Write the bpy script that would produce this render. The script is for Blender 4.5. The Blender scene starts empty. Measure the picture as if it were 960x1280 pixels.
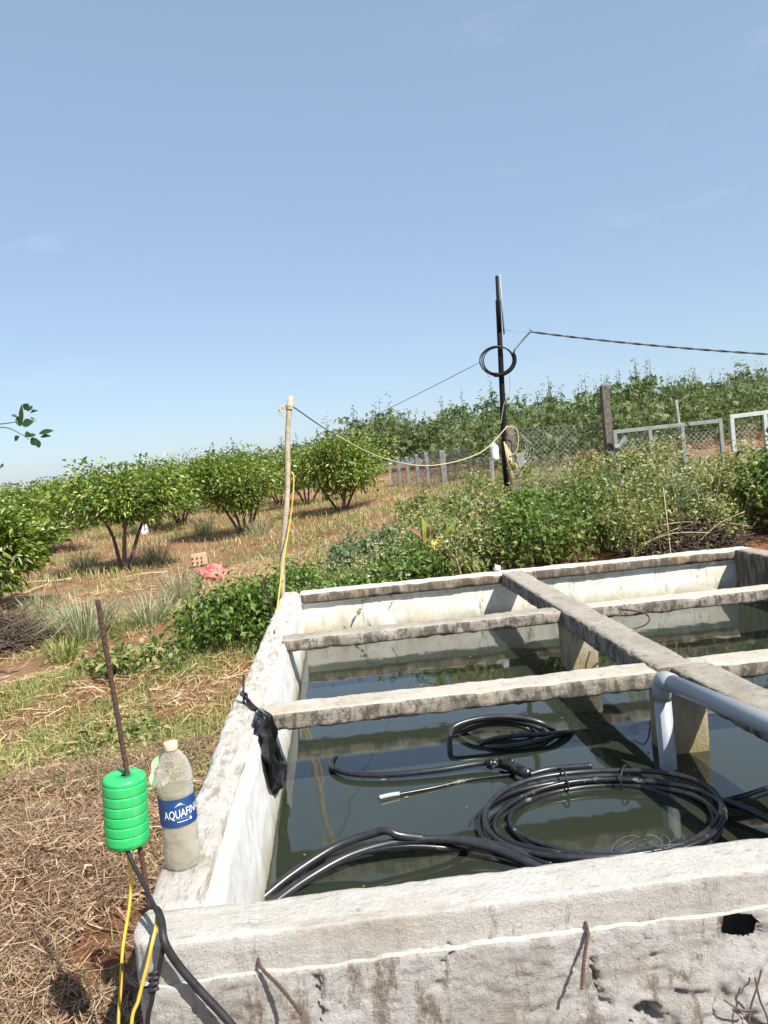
import bpy, bmesh, math, random
import numpy as np
from mathutils import Vector, Matrix, noise

# ------------------------------------------------------------------ camera
scene = bpy.context.scene
C = scene.collection
F = 960.0
CAM = np.array([0.0, 0.0, 0.95])             # z = 0 is the top of the tank walls

def cam_axes(vx, vy, slope):
    a = np.array([vx - 480, vy - 640, F])
    b = np.array([vx + 1000 - 480, vy + 1000 * slope - 640, F])
    Y = a / np.linalg.norm(a)
    n = np.cross(b, a)
    n /= np.linalg.norm(n)
    if n[1] > 0:
        n = -n
    return np.stack([np.cross(Y, n), Y, n])

R = cam_axes(419, 588, -0.093)
right, down, fwd = R[:, 0], R[:, 1], R[:, 2]
cam = bpy.data.objects.new('camera', bpy.data.cameras.new('camera'))
C.objects.link(cam)
m = Matrix.Identity(4)
for i in range(3):
    m[i][0], m[i][1], m[i][2], m[i][3] = right[i], -down[i], -fwd[i], CAM[i]
cam.matrix_world = m
cam.data.sensor_fit = 'VERTICAL'
cam.data.sensor_height = 36
cam.data.lens = 36 * F / 1280
cam.data.clip_start = 0.05
cam.data.clip_end = 5000
scene.camera = cam

# ------------------------------------------------------------------ light
SUN = Vector((0.52, -0.72, 1.0)).normalized()
world = bpy.data.worlds.new('World')
scene.world = world
world.use_nodes = True
wn, wl = world.node_tree.nodes, world.node_tree.links
wn.clear()
wo = wn.new('ShaderNodeOutputWorld')
bg = wn.new('ShaderNodeBackground')
bg.inputs['Strength'].default_value = 0.101
sky = wn.new('ShaderNodeTexSky')
sky.sky_type = 'NISHITA'
sky.sun_disc = False
sky.sun_elevation = math.asin(SUN.z)
sky.sun_rotation = math.atan2(SUN.x, SUN.y)
sky.altitude = 500
sky.air_density = 1.0
sky.dust_density = 1.5
sky.ozone_density = 1.5
wtc = wn.new('ShaderNodeTexCoord')
wmap = wn.new('ShaderNodeMapping')
wmap.inputs['Scale'].default_value = (1.2, 1.2, 5.0)
wmap.inputs['Rotation'].default_value = (0.15, 0.25, 0.4)
wnz = wn.new('ShaderNodeTexNoise')
wnz.inputs['Scale'].default_value = 2.6
wnz.inputs['Detail'].default_value = 7
wnz.inputs['Roughness'].default_value = 0.6
wr = wn.new('ShaderNodeMapRange')
wr.inputs['From Min'].default_value = 0.52
wr.inputs['From Max'].default_value = 0.80
wr.inputs['To Min'].default_value = 0.50            # thin even veil of high haze
wr.inputs['To Max'].default_value = 0.55
wmx = wn.new('ShaderNodeMix')
wmx.data_type = 'RGBA'
wmx.inputs['B'].default_value = (2.53, 3.37, 4.55, 1)
wl.new(wtc.outputs['Generated'], wmap.inputs['Vector'])
wl.new(wmap.outputs[0], wnz.inputs['Vector'])
wl.new(wnz.outputs[0], wr.inputs['Value'])
wl.new(wr.outputs[0], wmx.inputs['Factor'])
wl.new(sky.outputs[0], wmx.inputs['A'])
wr2 = wn.new('ShaderNodeMapRange')                       # faint wisps of cirrus
wr2.inputs['From Min'].default_value = 0.585
wr2.inputs['From Max'].default_value = 0.80
wr2.inputs['To Max'].default_value = 0.30
wmx2 = wn.new('ShaderNodeMix')
wmx2.data_type = 'RGBA'
wmx2.inputs['B'].default_value = (4.3, 4.8, 5.5, 1)
wl.new(wnz.outputs[0], wr2.inputs['Value'])
wl.new(wr2.outputs[0], wmx2.inputs['Factor'])
wl.new(wmx.outputs['Result'], wmx2.inputs['A'])
wl.new(wmx2.outputs['Result'], bg.inputs['Color'])
wl.new(bg.outputs[0], wo.inputs[0])
sun = bpy.data.objects.new('sun', bpy.data.lights.new('sun', 'SUN'))
C.objects.link(sun)
sun.data.energy = 5.0
sun.data.angle = math.radians(0.53)
sun.data.color = (1.0, 0.95, 0.87)
sun.rotation_mode = 'QUATERNION'
sun.rotation_quaternion = (-SUN).to_track_quat('-Z', 'Y')
sun.location = (8, -12, 15)
vs = scene.view_settings
vs.view_transform = 'Standard'
vs.look = 'None'
vs.exposure = 0.82
vs.gamma = 1
vs.use_curve_mapping = False

# ------------------------------------------------------------------ helpers
rng = np.random.default_rng(7)
random.seed(7)

def ray(px, py):
    return R @ np.array([px - 480.0, py - 640.0, F])
def PZ(px, py, z):                    # pixel on a level plane
    d = ray(px, py)
    return Vector(CAM + (z - CAM[2]) / d[2] * d)
def PY(px, py, y):                    # pixel on an upright plane parallel to the tank's front
    d = ray(px, py)
    return Vector(CAM + y / d[1] * d)

def link(o, parent=None, mat=None):
    C.objects.link(o)
    if parent is not None:
        o.parent = parent
        o.matrix_parent_inverse = parent.matrix_world.inverted()
    if mat is not None:
        for mm in (mat if isinstance(mat, (list, tuple)) else [mat]):
            o.data.materials.append(mm)
    return o
def tag(o, label=None, cat=None, group=None, kind=None):
    if label: o['label'] = label
    if cat: o['category'] = cat
    if group: o['group'] = group
    if kind: o['kind'] = kind
    return o
def thing(name, loc, label, cat, group=None):
    o = bpy.data.objects.new(name, None)
    o.empty_display_size = 0.1
    C.objects.link(o)
    o.location = loc
    o.matrix_world = Matrix.Translation(loc)
    return tag(o, label, cat, group)
def smooth(me):
    me.polygons.foreach_set('use_smooth', [True] * len(me.polygons))
def np_mesh(name, V, T, smoothed=False):
    V = np.asarray(V, np.float32); T = np.asarray(T, np.int32)
    me = bpy.data.meshes.new(name)
    me.vertices.add(len(V)); me.vertices.foreach_set('co', V.ravel())
    k = T.shape[1]
    me.loops.add(T.size); me.loops.foreach_set('vertex_index', T.ravel())
    me.polygons.add(len(T))
    me.polygons.foreach_set('loop_start', np.arange(0, T.size, k, dtype=np.int32))
    me.polygons.foreach_set('loop_total', np.full(len(T), k, np.int32))
    if smoothed:
        me.polygons.foreach_set('use_smooth', np.ones(len(T), bool))
    me.update(calc_edges=True); me.validate()
    return me

class MB:
    """collects shapes, builds ONE mesh object"""
    def __init__(s): s.v, s.f, s.mi = [], [], []
    def add(s, v, f, mi=0):
        n = len(s.v); s.v += [tuple(p) for p in v]
        for q in f: s.f.append(tuple(i + n for i in q)); s.mi.append(mi)
        return s
    def tube(s, pts, r, sides=8, closed=False, mi=0, cap=True, spin=0.0):
        pts = [Vector(p) for p in pts]; n = len(pts)
        rr = r if isinstance(r, (list, tuple)) else [r] * n
        rings = []; prev = None
        for i, p in enumerate(pts):
            if closed: t = pts[(i + 1) % n] - pts[i - 1]
            else: t = pts[min(i + 1, n - 1)] - pts[max(i - 1, 0)]
            t.normalize()
            if prev is None:
                u = t.orthogonal().normalized()
            else:
                u = prev - t * prev.dot(t)
                if u.length < 1e-6: u = t.orthogonal()
                u.normalize()
            prev = u; w = t.cross(u)
            rings.append([p + (u * math.cos(spin + 2 * math.pi * k / sides) + w * math.sin(spin + 2 * math.pi * k / sides)) * rr[i] for k in range(sides)])
        v = [q for ring in rings for q in ring]; f = []
        for i in range(n if closed else n - 1):
            j = (i + 1) % n
            for k in range(sides):
                l = (k + 1) % sides
                f.append((i * sides + k, i * sides + l, j * sides + l, j * sides + k))
        if cap and not closed:
            f.append(tuple(range(sides))[::-1]); f.append(tuple((n - 1) * sides + k for k in range(sides)))
        return s.add(v, f, mi)
    def lathe(s, prof, segs=32, origin=(0, 0, 0), mi=0, capb=True, capt=True, wob=None):
        v, f = [], []; o = Vector(origin)
        for i, (r, z) in enumerate(prof):
            for k in range(segs):
                a = 2 * math.pi * k / segs
                q = r if wob is None else r * wob(i, k)
                v.append(o + Vector((q * math.cos(a), q * math.sin(a), z)))
        for i in range(len(prof) - 1):
            for k in range(segs):
                l = (k + 1) % segs
                f.append((i * segs + k, i * segs + l, (i + 1) * segs + l, (i + 1) * segs + k))
        if capb: f.append(tuple(range(segs))[::-1])
        if capt: f.append(tuple((len(prof) - 1) * segs + k for k in range(segs)))
        return s.add(v, f, mi)
    def bar(s, a, b, w, h, mi=0, up=(0, 0, 1), jit=0.0):
        a, b = Vector(a), Vector(b); t = (b - a).normalized(); u = Vector(up)
        sd = t.cross(u)
        if sd.length < 1e-4: sd = t.orthogonal()
        sd.normalize(); u = sd.cross(t).normalized()
        v = []
        for p in (a, b):
            for q, e in ((-1, -1), (1, -1), (1, 1), (-1, 1)):
                v.append(p + sd * q * w / 2 + u * e * h / 2 + Vector([random.uniform(-jit, jit) for _ in range(3)]))
        return s.add(v, [(3, 2, 1, 0), (4, 5, 6, 7), (0, 1, 5, 4), (1, 2, 6, 5), (2, 3, 7, 6), (3, 0, 4, 7)], mi)
    def build(s, name, mat, parent=None, sm=True, bevel=0, origin=None):
        me = bpy.data.meshes.new(name)
        v = s.v
        if origin is not None:
            o3 = Vector(origin); v = [tuple(Vector(p) - o3) for p in v]
        me.from_pydata(v, [], s.f); me.update()
        if sm: smooth(me)
        me.polygons.foreach_set('material_index', s.mi)
        o = bpy.data.objects.new(name, me)
        if origin is not None:
            o.location = origin; o.matrix_world = Matrix.Translation(origin)
        link(o, parent, mat)
        if bevel:
            b = o.modifiers.new('bevel', 'BEVEL'); b.width = bevel; b.segments = 2; b.limit_method = 'ANGLE'
        return o

def spline(pts, n=8, closed=False):
    """Catmull-Rom through the points"""
    P = [Vector(p) for p in pts]; out = []; k = len(P)
    for i in range(k if closed else k - 1):
        g = lambda j: P[j % k] if closed else P[max(0, min(k - 1, j))]
        a, b, c, d = g(i - 1), g(i), g(i + 1), g(i + 2)
        for q in range(n):
            t = q / n
            out.append(0.5 * ((2 * b) + (c - a) * t + (2 * a - 5 * b + 4 * c - d) * t * t + (3 * b - a - 3 * c + d) * t ** 3))
    if not closed: out.append(P[-1])
    return out

# ------------------------------------------------------------------ materials
def mat_new(name):
    mt = bpy.data.materials.new(name); mt.use_nodes = True
    nt = mt.node_tree
    return mt, nt, nt.nodes['Principled BSDF']
def N(nt, t, **kw):
    n = nt.nodes.new(t)
    for k, v in kw.items():
        if k in n.inputs: n.inputs[k].default_value = v
        else: setattr(n, k, v)
    return n
def mixc(nt, fac, a, b):
    mx = nt.nodes.new('ShaderNodeMix'); mx.data_type = 'RGBA'
    for key, val in (('Factor', fac), ('A', a), ('B', b)):
        if hasattr(val, 'is_linked') or hasattr(val, 'links'): nt.links.new(val, mx.inputs[key])
        elif key == 'Factor': mx.inputs[key].default_value = val
        else: mx.inputs[key].default_value = (*val, 1)
    return mx.outputs['Result']
def noise_fac(nt, vec, scale, lo, hi, detail=6, rough=0.6, stretch=None, tomax=1.0):
    if stretch:
        mp = nt.nodes.new('ShaderNodeMapping'); mp.inputs['Scale'].default_value = stretch
        nt.links.new(vec, mp.inputs[0]); vec = mp.outputs[0]
    n = N(nt, 'ShaderNodeTexNoise', Scale=scale, Detail=detail, Roughness=rough)
    nt.links.new(vec, n.inputs['Vector'])
    r = N(nt, 'ShaderNodeMapRange')
    r.inputs['From Min'].default_value = lo; r.inputs['From Max'].default_value = hi; r.inputs['To Max'].default_value = tomax
    nt.links.new(n.outputs[0], r.inputs['Value'])
    return r.outputs[0]
def bump(nt, bs, h, strength, dist=0.01):
    b = N(nt, 'ShaderNodeBump', Strength=strength, Distance=dist)
    nt.links.new(h, b.inputs['Height']); nt.links.new(b.outputs[0], bs.inputs['Normal'])
    return b
def simple(name, col, rough=0.5, var=0.25, scale=20.0, metal=0.0, bmp=0.0, col2=None, spec=0.5):
    mt, nt, bs = mat_new(name)
    tc = N(nt, 'ShaderNodeTexCoord')
    f = noise_fac(nt, tc.outputs['Object'], scale, 0.3, 0.7)
    c2 = col2 or tuple(c * (1 - var) for c in col)
    nt.links.new(mixc(nt, f, col, c2), bs.inputs['Base Color'])
    bs.inputs['Roughness'].default_value = rough; bs.inputs['Metallic'].default_value = metal
    bs.inputs['Specular IOR Level'].default_value = spec
    if bmp: bump(nt, bs, f, bmp, 0.005)
    return mt
def concrete(name, a, b, dark, amt=0.5, mscale=9, streak=(1, 1, 0.35), rough=0.9, speck=0.35, ochre=0.3, relief=1.0, tide=False):
    """weathered concrete: two tones, ochre bloom, black mould patches, pits and grit"""
    mt, nt, bs = mat_new(name)
    tc = N(nt, 'ShaderNodeTexCoord'); v = tc.outputs['Object']
    c = mixc(nt, noise_fac(nt, v, 4.0, 0.38, 0.62, detail=10, rough=0.65), a, b)
    c = mixc(nt, noise_fac(nt, v, 2.3, 0.5, 0.70, detail=9, stretch=(1, 1.3, 1.7), tomax=ochre), c, (0.42, 0.30, 0.17))
    lo = 0.66 - 0.24 * amt
    c = mixc(nt, noise_fac(nt, v, mscale * 0.5, lo - 0.02, lo + 0.14, detail=10, rough=0.72, stretch=streak, tomax=0.55), c, dark)
    c = mixc(nt, noise_fac(nt, v, mscale * 1.7, lo - 0.01, lo + 0.07, detail=10, rough=0.78, stretch=streak, tomax=0.85), c, dark)
    c = mixc(nt, noise_fac(nt, v, 20, 0.45, 0.62, detail=10, rough=0.8, tomax=0.30), c, tuple(x * 0.55 for x in b))
    c = mixc(nt, noise_fac(nt, v, 55, 0.58, 0.64, detail=6, rough=0.75, tomax=speck), c, tuple(x * 0.6 for x in dark))
    c = mixc(nt, noise_fac(nt, v, 38, 0.62, 0.72, detail=6, rough=0.7, tomax=0.35), c, tuple(min(0.8, x * 1.35) for x in a))
    if tide:                                   # algae band left by the falling water
        sx = N(nt, 'ShaderNodeSeparateXYZ'); nt.links.new(v, sx.inputs[0])
        ad = N(nt, 'ShaderNodeMath', operation='MULTIPLY_ADD'); nt.links.new(noise_fac(nt, v, 7, 0.2, 0.8, detail=8, rough=0.7, stretch=(1, 1, 0.3)), ad.inputs[0]); ad.inputs[1].default_value = 0.16
        nt.links.new(sx.outputs[2], ad.inputs[2])
        rr = N(nt, 'ShaderNodeMapRange'); rr.inputs['From Min'].default_value = -0.15; rr.inputs['From Max'].default_value = -0.30; rr.inputs['To Max'].default_value = 0.8
        nt.links.new(ad.outputs[0], rr.inputs['Value'])
        c = mixc(nt, rr.outputs[0], c, (0.22, 0.19, 0.075))
    nt.links.new(c, bs.inputs['Base Color'])
    bs.inputs['Roughness'].default_value = rough
    bs.inputs['Specular IOR Level'].default_value = 0.2
    h1 = noise_fac(nt, v, 75, 0.25, 0.75, detail=10, rough=0.8)
    bump(nt, bs, h1, min(1.0, 0.85 * relief), 0.008 * relief)
    return mt
def leaf_mat(name, cols, rough=0.42, trans=0.32, spec=0.5, tcol=None):
    """colour picked per leaf (random per island)"""
    mt, nt, bs = mat_new(name)
    g = N(nt, 'ShaderNodeNewGeometry')
    cr = N(nt, 'ShaderNodeValToRGB')
    el = cr.color_ramp.elements
    while len(el) < len(cols): el.new(0.5)
    for i, c in enumerate(cols):
        el[i].position = i / max(1, len(cols) - 1); el[i].color = (*c, 1)
    nt.links.new(g.outputs['Random Per Island'], cr.inputs[0])
    nt.links.new(cr.outputs[0], bs.inputs['Base Color'])
    bs.inputs['Roughness'].default_value = rough
    bs.inputs['Specular IOR Level'].default_value = spec
    tr = N(nt, 'ShaderNodeBsdfTranslucent')
    hs = N(nt, 'ShaderNodeHueSaturation', Hue=0.485, Saturation=1.1, Value=1.7)
    nt.links.new(cr.outputs[0], hs.inputs['Color']); nt.links.new(hs.outputs[0], tr.inputs['Color'])
    ms = N(nt, 'ShaderNodeMixShader'); ms.inputs[0].default_value = trans
    out = nt.nodes['Material Output']
    nt.links.new(bs.outputs[0], ms.inputs[1]); nt.links.new(tr.outputs[0], ms.inputs[2]); nt.links.new(ms.outputs[0], out.inputs[0])
    return mt

M = {}
M['top'] = concrete('concrete_top', (0.70, 0.67, 0.61), (0.61, 0.575, 0.51), (0.26, 0.22, 0.17), amt=0.36, speck=0.3, streak=(0.6, 2.2, 1))
M['face'] = concrete('concrete_face', (0.70, 0.68, 0.65), (0.56, 0.53, 0.49), (0.22, 0.16, 0.105), amt=0.50, mscale=7, ochre=0.6, speck=0.5, relief=1.2)
M['cap_face'] = concrete('coping_face', (0.60, 0.58, 0.54), (0.50, 0.475, 0.43), (0.20, 0.16, 0.12), amt=0.46, mscale=6, ochre=0.5, speck=0.35)
M['white'] = concrete('limewash_wall', (0.68, 0.68, 0.67), (0.60, 0.59, 0.56), (0.33, 0.28, 0.20), amt=0.28, mscale=5, speck=0.12, relief=0.4, tide=True)
M['left_top'] = concrete('worn_wall_top', (0.68, 0.655, 0.60), (0.60, 0.57, 0.51), (0.34, 0.28, 0.21), amt=0.62, mscale=6, streak=(2.6, 0.6, 1), speck=0.15, ochre=0.15)
M['inner'] = concrete('inner_wall', (0.74, 0.73, 0.68), (0.66, 0.63, 0.54), (0.22, 0.19, 0.13), amt=0.42, mscale=6, speck=0.2, ochre=0.4, relief=0.45, tide=True)
M['rim'] = concrete('mouldy_rim_and_wall_shade', (0.36, 0.32, 0.26), (0.30, 0.22, 0.15), (0.085, 0.07, 0.055), amt=0.85, mscale=9, streak=(1, 1, 0.3), ochre=0.6)
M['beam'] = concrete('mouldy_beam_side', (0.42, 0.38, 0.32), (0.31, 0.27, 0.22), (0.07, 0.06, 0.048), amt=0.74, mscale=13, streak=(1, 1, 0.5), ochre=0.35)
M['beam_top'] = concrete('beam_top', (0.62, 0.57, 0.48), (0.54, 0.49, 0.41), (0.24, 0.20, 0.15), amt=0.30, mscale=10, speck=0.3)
M['grey_top'] = concrete('grey_beam_top', (0.44, 0.40, 0.34), (0.36, 0.32, 0.26), (0.16, 0.135, 0.11), amt=0.40, mscale=9, speck=0.35)
M['pillar'] = concrete('pillar', (0.46, 0.40, 0.30), (0.38, 0.31, 0.22), (0.14, 0.11, 0.07), amt=0.40, mscale=12, ochre=0.6, tide=True)
M['hosem'] = simple('black_hose', (0.012, 0.013, 0.015), 0.32, col2=(0.03, 0.032, 0.036), scale=30)
def dusty(name):
    mt, nt, bs = mat_new(name)
    tc = N(nt, 'ShaderNodeTexCoord'); v = tc.outputs['Object']
    f = noise_fac(nt, v, 7, 0.565, 0.63, detail=9, rough=0.8)
    nt.links.new(mixc(nt, f, (0.012, 0.013, 0.015), (0.24, 0.23, 0.21)), bs.inputs['Base Color'])
    r = N(nt, 'ShaderNodeMapRange'); r.inputs['To Min'].default_value = 0.30; r.inputs['To Max'].default_value = 0.9
    nt.links.new(f, r.inputs['Value']); nt.links.new(r.outputs[0], bs.inputs['Roughness'])
    return mt
M['dusty'] = dusty('black_hose_with_dried_mud')
M['pvc'] = simple('grey_pvc', (0.31, 0.335, 0.36), 0.42, col2=(0.25, 0.275, 0.30), scale=6)
M['rust'] = simple('rusty_iron', (0.09, 0.042, 0.026), 0.9, col2=(0.045, 0.025, 0.018), scale=120, bmp=0.6)
M['rust_tan'] = simple('rusty_bar', (0.11, 0.06, 0.04), 0.9, col2=(0.05, 0.03, 0.02), scale=150, bmp=0.6)
M['green'] = simple('green_plastic', (0.014, 0.42, 0.10), 0.42, col2=(0.05, 0.40, 0.14), scale=38, bmp=0.15)
def scuffed():
    mt, nt, bs = mat_new('scuffed_green_plastic')
    tc = N(nt, 'ShaderNodeTexCoord'); v = tc.outputs['Object']
    c = mixc(nt, noise_fac(nt, v, 16, 0.35, 0.65), (0.014, 0.42, 0.10), (0.035, 0.40, 0.13))
    f = noise_fac(nt, v, 30, 0.52, 0.70, detail=8, rough=0.75, stretch=(1, 1, 0.4), tomax=0.30)
    c = mixc(nt, f, c, (0.30, 0.36, 0.22))
    c = mixc(nt, noise_fac(nt, v, 90, 0.62, 0.68, detail=4, tomax=0.4), c, (0.10, 0.16, 0.07))
    nt.links.new(c, bs.inputs['Base Color'])
    r = N(nt, 'ShaderNodeMapRange'); r.inputs['To Min'].default_value = 0.34; r.inputs['To Max'].default_value = 0.75; r.inputs['From Max'].default_value = 0.3
    nt.links.new(f, r.inputs['Value']); nt.links.new(r.outputs[0], bs.inputs['Roughness'])
    return mt
M['green'] = scuffed()
M['yellow'] = simple('yellow_cord', (0.72, 0.47, 0.04), 0.6, col2=(0.55, 0.38, 0.06), scale=40)
M['cream_cable'] = simple('pale_yellow_cable', (0.50, 0.41, 0.20), 0.6, col2=(0.46, 0.39, 0.26), scale=8)
M['cable'] = simple('black_cable', (0.012, 0.012, 0.013), 0.5, col2=(0.028, 0.028, 0.03), scale=30, spec=0.3)
M['wire'] = simple('dark_wire', (0.05, 0.055, 0.06), 0.5, col2=(0.09, 0.09, 0.10), scale=10)
M['galv'] = simple('galvanised_wire', (0.34, 0.36, 0.36), 0.6, metal=0.2, col2=(0.25, 0.26, 0.26), scale=10)
M['wood'] = simple('grey_wood_pole', (0.50, 0.41, 0.31), 0.85, col2=(0.30, 0.23, 0.16), scale=25, bmp=0.6)
M['old_wood'] = simple('old_dark_wood', (0.16, 0.13, 0.11), 0.9, col2=(0.055, 0.045, 0.04), scale=18, bmp=0.8)
M['post'] = concrete('concrete_post', (0.33, 0.325, 0.31), (0.26, 0.25, 0.235), (0.09, 0.08, 0.07), amt=0.45, mscale=5)
M['blackpole'] = simple('black_pole', (0.006, 0.006, 0.007), 0.7, col2=(0.012, 0.011, 0.010), scale=12, spec=0.15)
M['frame'] = simple('grey_painted_steel', (0.24, 0.265, 0.27), 0.6, col2=(0.15, 0.16, 0.15), scale=12)
M['frame_white'] = simple('white_painted_steel', (0.45, 0.47, 0.45), 0.5, col2=(0.34, 0.36, 0.34), scale=12)
M['jug'] = simple('white_plastic', (0.75, 0.76, 0.78), 0.45, var=0.12, scale=8)
M['bag'] = simple('black_plastic_film', (0.005, 0.005, 0.006), 0.16, col2=(0.012, 0.012, 0.012), scale=45, bmp=0.8, spec=0.4)
M['trunk'] = simple('bark', (0.17, 0.13, 0.095), 0.9, col2=(0.075, 0.06, 0.045), scale=30, bmp=0.7)
M['bamboo'] = simple('dry_cane', (0.50, 0.38, 0.22), 0.7, col2=(0.33, 0.24, 0.14), scale=12)
M['redbag'] = simple('red_sack', (0.42, 0.04, 0.04), 0.7, col2=(0.55, 0.25, 0.22), scale=7)
M['block'] = simple('pale_clay_block', (0.50, 0.34, 0.22), 0.9, col2=(0.40, 0.24, 0.15), scale=40)
M['cap'] = simple('beige_cap', (0.70, 0.52, 0.36), 0.45, var=0.1, scale=10)
M['labelb'] = simple('blue_print', (0.012, 0.045, 0.16), 0.4, col2=(0.02, 0.07, 0.22), scale=14)
M['ink'] = simple('white_print', (0.80, 0.82, 0.84), 0.5, var=0.03)
M['inkblue'] = simple('pale_blue_print', (0.40, 0.58, 0.80), 0.5, var=0.05)
M['strip'] = simple('pale_green_film', (0.45, 0.66, 0.40), 0.4, col2=(0.36, 0.58, 0.30), scale=20)
M['paper'] = simple('crumpled_paper', (0.62, 0.58, 0.66), 0.8, var=0.2)
M['lime'] = simple('white_limewash', (0.78, 0.78, 0.76), 0.8, var=0.1)
M['stone'] = concrete('rubble', (0.46, 0.39, 0.30), (0.36, 0.29, 0.22), (0.13, 0.10, 0.07), amt=0.35, mscale=14, ochre=0.5)

def bottle_mat():
    mt, nt, bs = mat_new('clear_plastic')
    bs.inputs['Base Color'].default_value = (0.80, 0.80, 0.76, 1)
    bs.inputs['Roughness'].default_value = 0.25
    tr = N(nt, 'ShaderNodeBsdfTransparent'); tr.inputs[0].default_value = (0.94, 0.94, 0.91, 1)
    lw = N(nt, 'ShaderNodeLayerWeight', Blend=0.35)
    r = N(nt, 'ShaderNodeMapRange'); r.inputs['To Min'].default_value = 0.10; r.inputs['To Max'].default_value = 0.62
    nt.links.new(lw.outputs['Facing'], r.inputs['Value'])
    ms = N(nt, 'ShaderNodeMixShader')
    nt.links.new(r.outputs[0], ms.inputs[0]); nt.links.new(tr.outputs[0], ms.inputs[1]); nt.links.new(bs.outputs[0], ms.inputs[2])
    nt.links.new(ms.outputs[0], nt.nodes['Material Output'].inputs[0])
    tc = N(nt, 'ShaderNodeTexCoord')
    bump(nt, bs, noise_fac(nt, tc.outputs['Object'], 25, 0.3, 0.7, detail=2), 0.35, 0.01)
    return mt
M['clear'] = bottle_mat()
def cloudy_mat():
    mt, nt, bs = mat_new('cloudy_water')
    tc = N(nt, 'ShaderNodeTexCoord')
    f = noise_fac(nt, tc.outputs['Object'], 14, 0.3, 0.7, detail=3)
    nt.links.new(mixc(nt, f, (0.60, 0.55, 0.40), (0.50, 0.45, 0.32)), bs.inputs['Base Color'])
    bs.inputs['Roughness'].default_value = 0.35
    tl = N(nt, 'ShaderNodeBsdfTranslucent'); tl.inputs[0].default_value = (0.62, 0.58, 0.44, 1)
    tp = N(nt, 'ShaderNodeBsdfTransparent'); tp.inputs[0].default_value = (0.86, 0.82, 0.68, 1)
    m1 = N(nt, 'ShaderNodeMixShader'); m1.inputs[0].default_value = 0.45
    nt.links.new(bs.outputs[0], m1.inputs[1]); nt.links.new(tl.outputs[0], m1.inputs[2])
    m2 = N(nt, 'ShaderNodeMixShader'); m2.inputs[0].default_value = 0.45
    nt.links.new(m1.outputs[0], m2.inputs[1]); nt.links.new(tp.outputs[0], m2.inputs[2])
    nt.links.new(m2.outputs[0], nt.nodes['Material Output'].inputs[0])
    return mt
M['cloudy'] = cloudy_mat()

M['citrus'] = leaf_mat('citrus_leaves', [(0.035, 0.07, 0.014), (0.075, 0.14, 0.022), (0.13, 0.21, 0.03), (0.19, 0.26, 0.045), (0.36, 0.38, 0.10)], rough=0.36, trans=0.30)
M['sprig'] = leaf_mat('dark_green_leaves', [(0.012, 0.035, 0.010), (0.03, 0.07, 0.016)], rough=0.35, trans=0.18)
M['cassava'] = leaf_mat('cassava_leaves', [(0.045, 0.075, 0.026), (0.085, 0.13, 0.04), (0.12, 0.175, 0.055), (0.20, 0.23, 0.10)], rough=0.55)
M['weed'] = leaf_mat('weed_leaves', [(0.045, 0.085, 0.02), (0.10, 0.16, 0.03), (0.19, 0.25, 0.06), (0.33, 0.34, 0.14), (0.36, 0.27, 0.13)], rough=0.55)
M['bush'] = leaf_mat('bush_leaves', [(0.035, 0.075, 0.018), (0.075, 0.14, 0.025), (0.12, 0.20, 0.035), (0.20, 0.26, 0.06)], rough=0.45)
M['greyleaf'] = leaf_mat('grey_green_leaves', [(0.07, 0.12, 0.06), (0.12, 0.18, 0.09), (0.18, 0.23, 0.12)], rough=0.6)
M['grass'] = leaf_mat('grass_blades', [(0.10, 0.16, 0.03), (0.17, 0.23, 0.05), (0.27, 0.31, 0.09), (0.50, 0.41, 0.21)], rough=0.6, trans=0.3)
M['drygrass'] = leaf_mat('dry_grass', [(0.28, 0.18, 0.10), (0.48, 0.34, 0.19), (0.62, 0.48, 0.29), (0.28, 0.27, 0.11)], rough=0.7, trans=0.25)
M['straw'] = leaf_mat('old_straw', [(0.10, 0.06, 0.04), (0.21, 0.135, 0.085), (0.34, 0.23, 0.14), (0.54, 0.41, 0.26)], rough=0.8, trans=0.12)
M['tuft'] = leaf_mat('blue_green_blades', [(0.17, 0.22, 0.12), (0.25, 0.30, 0.17), (0.33, 0.36, 0.22), (0.42, 0.36, 0.21)], rough=0.5, trans=0.25)
M['yleaf'] = leaf_mat('yellow_leaves', [(0.60, 0.42, 0.04), (0.45, 0.42, 0.08)], rough=0.5)
M['yleaf2'] = leaf_mat('yellow_green_leaf', [(0.26, 0.30, 0.06), (0.34, 0.34, 0.08)], rough=0.5)
M['bleaf'] = leaf_mat('withered_leaf', [(0.30, 0.17, 0.10), (0.22, 0.11, 0.07)], rough=0.8, trans=0.15)
M['petal'] = leaf_mat('pale_flowers', [(0.50, 0.46, 0.28), (0.60, 0.58, 0.48), (0.42, 0.33, 0.14)], rough=0.6, trans=0.2)
M['twig'] = simple('dry_twigs', (0.16, 0.11, 0.08), 0.9, col2=(0.07, 0.05, 0.04), scale=20)

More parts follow.
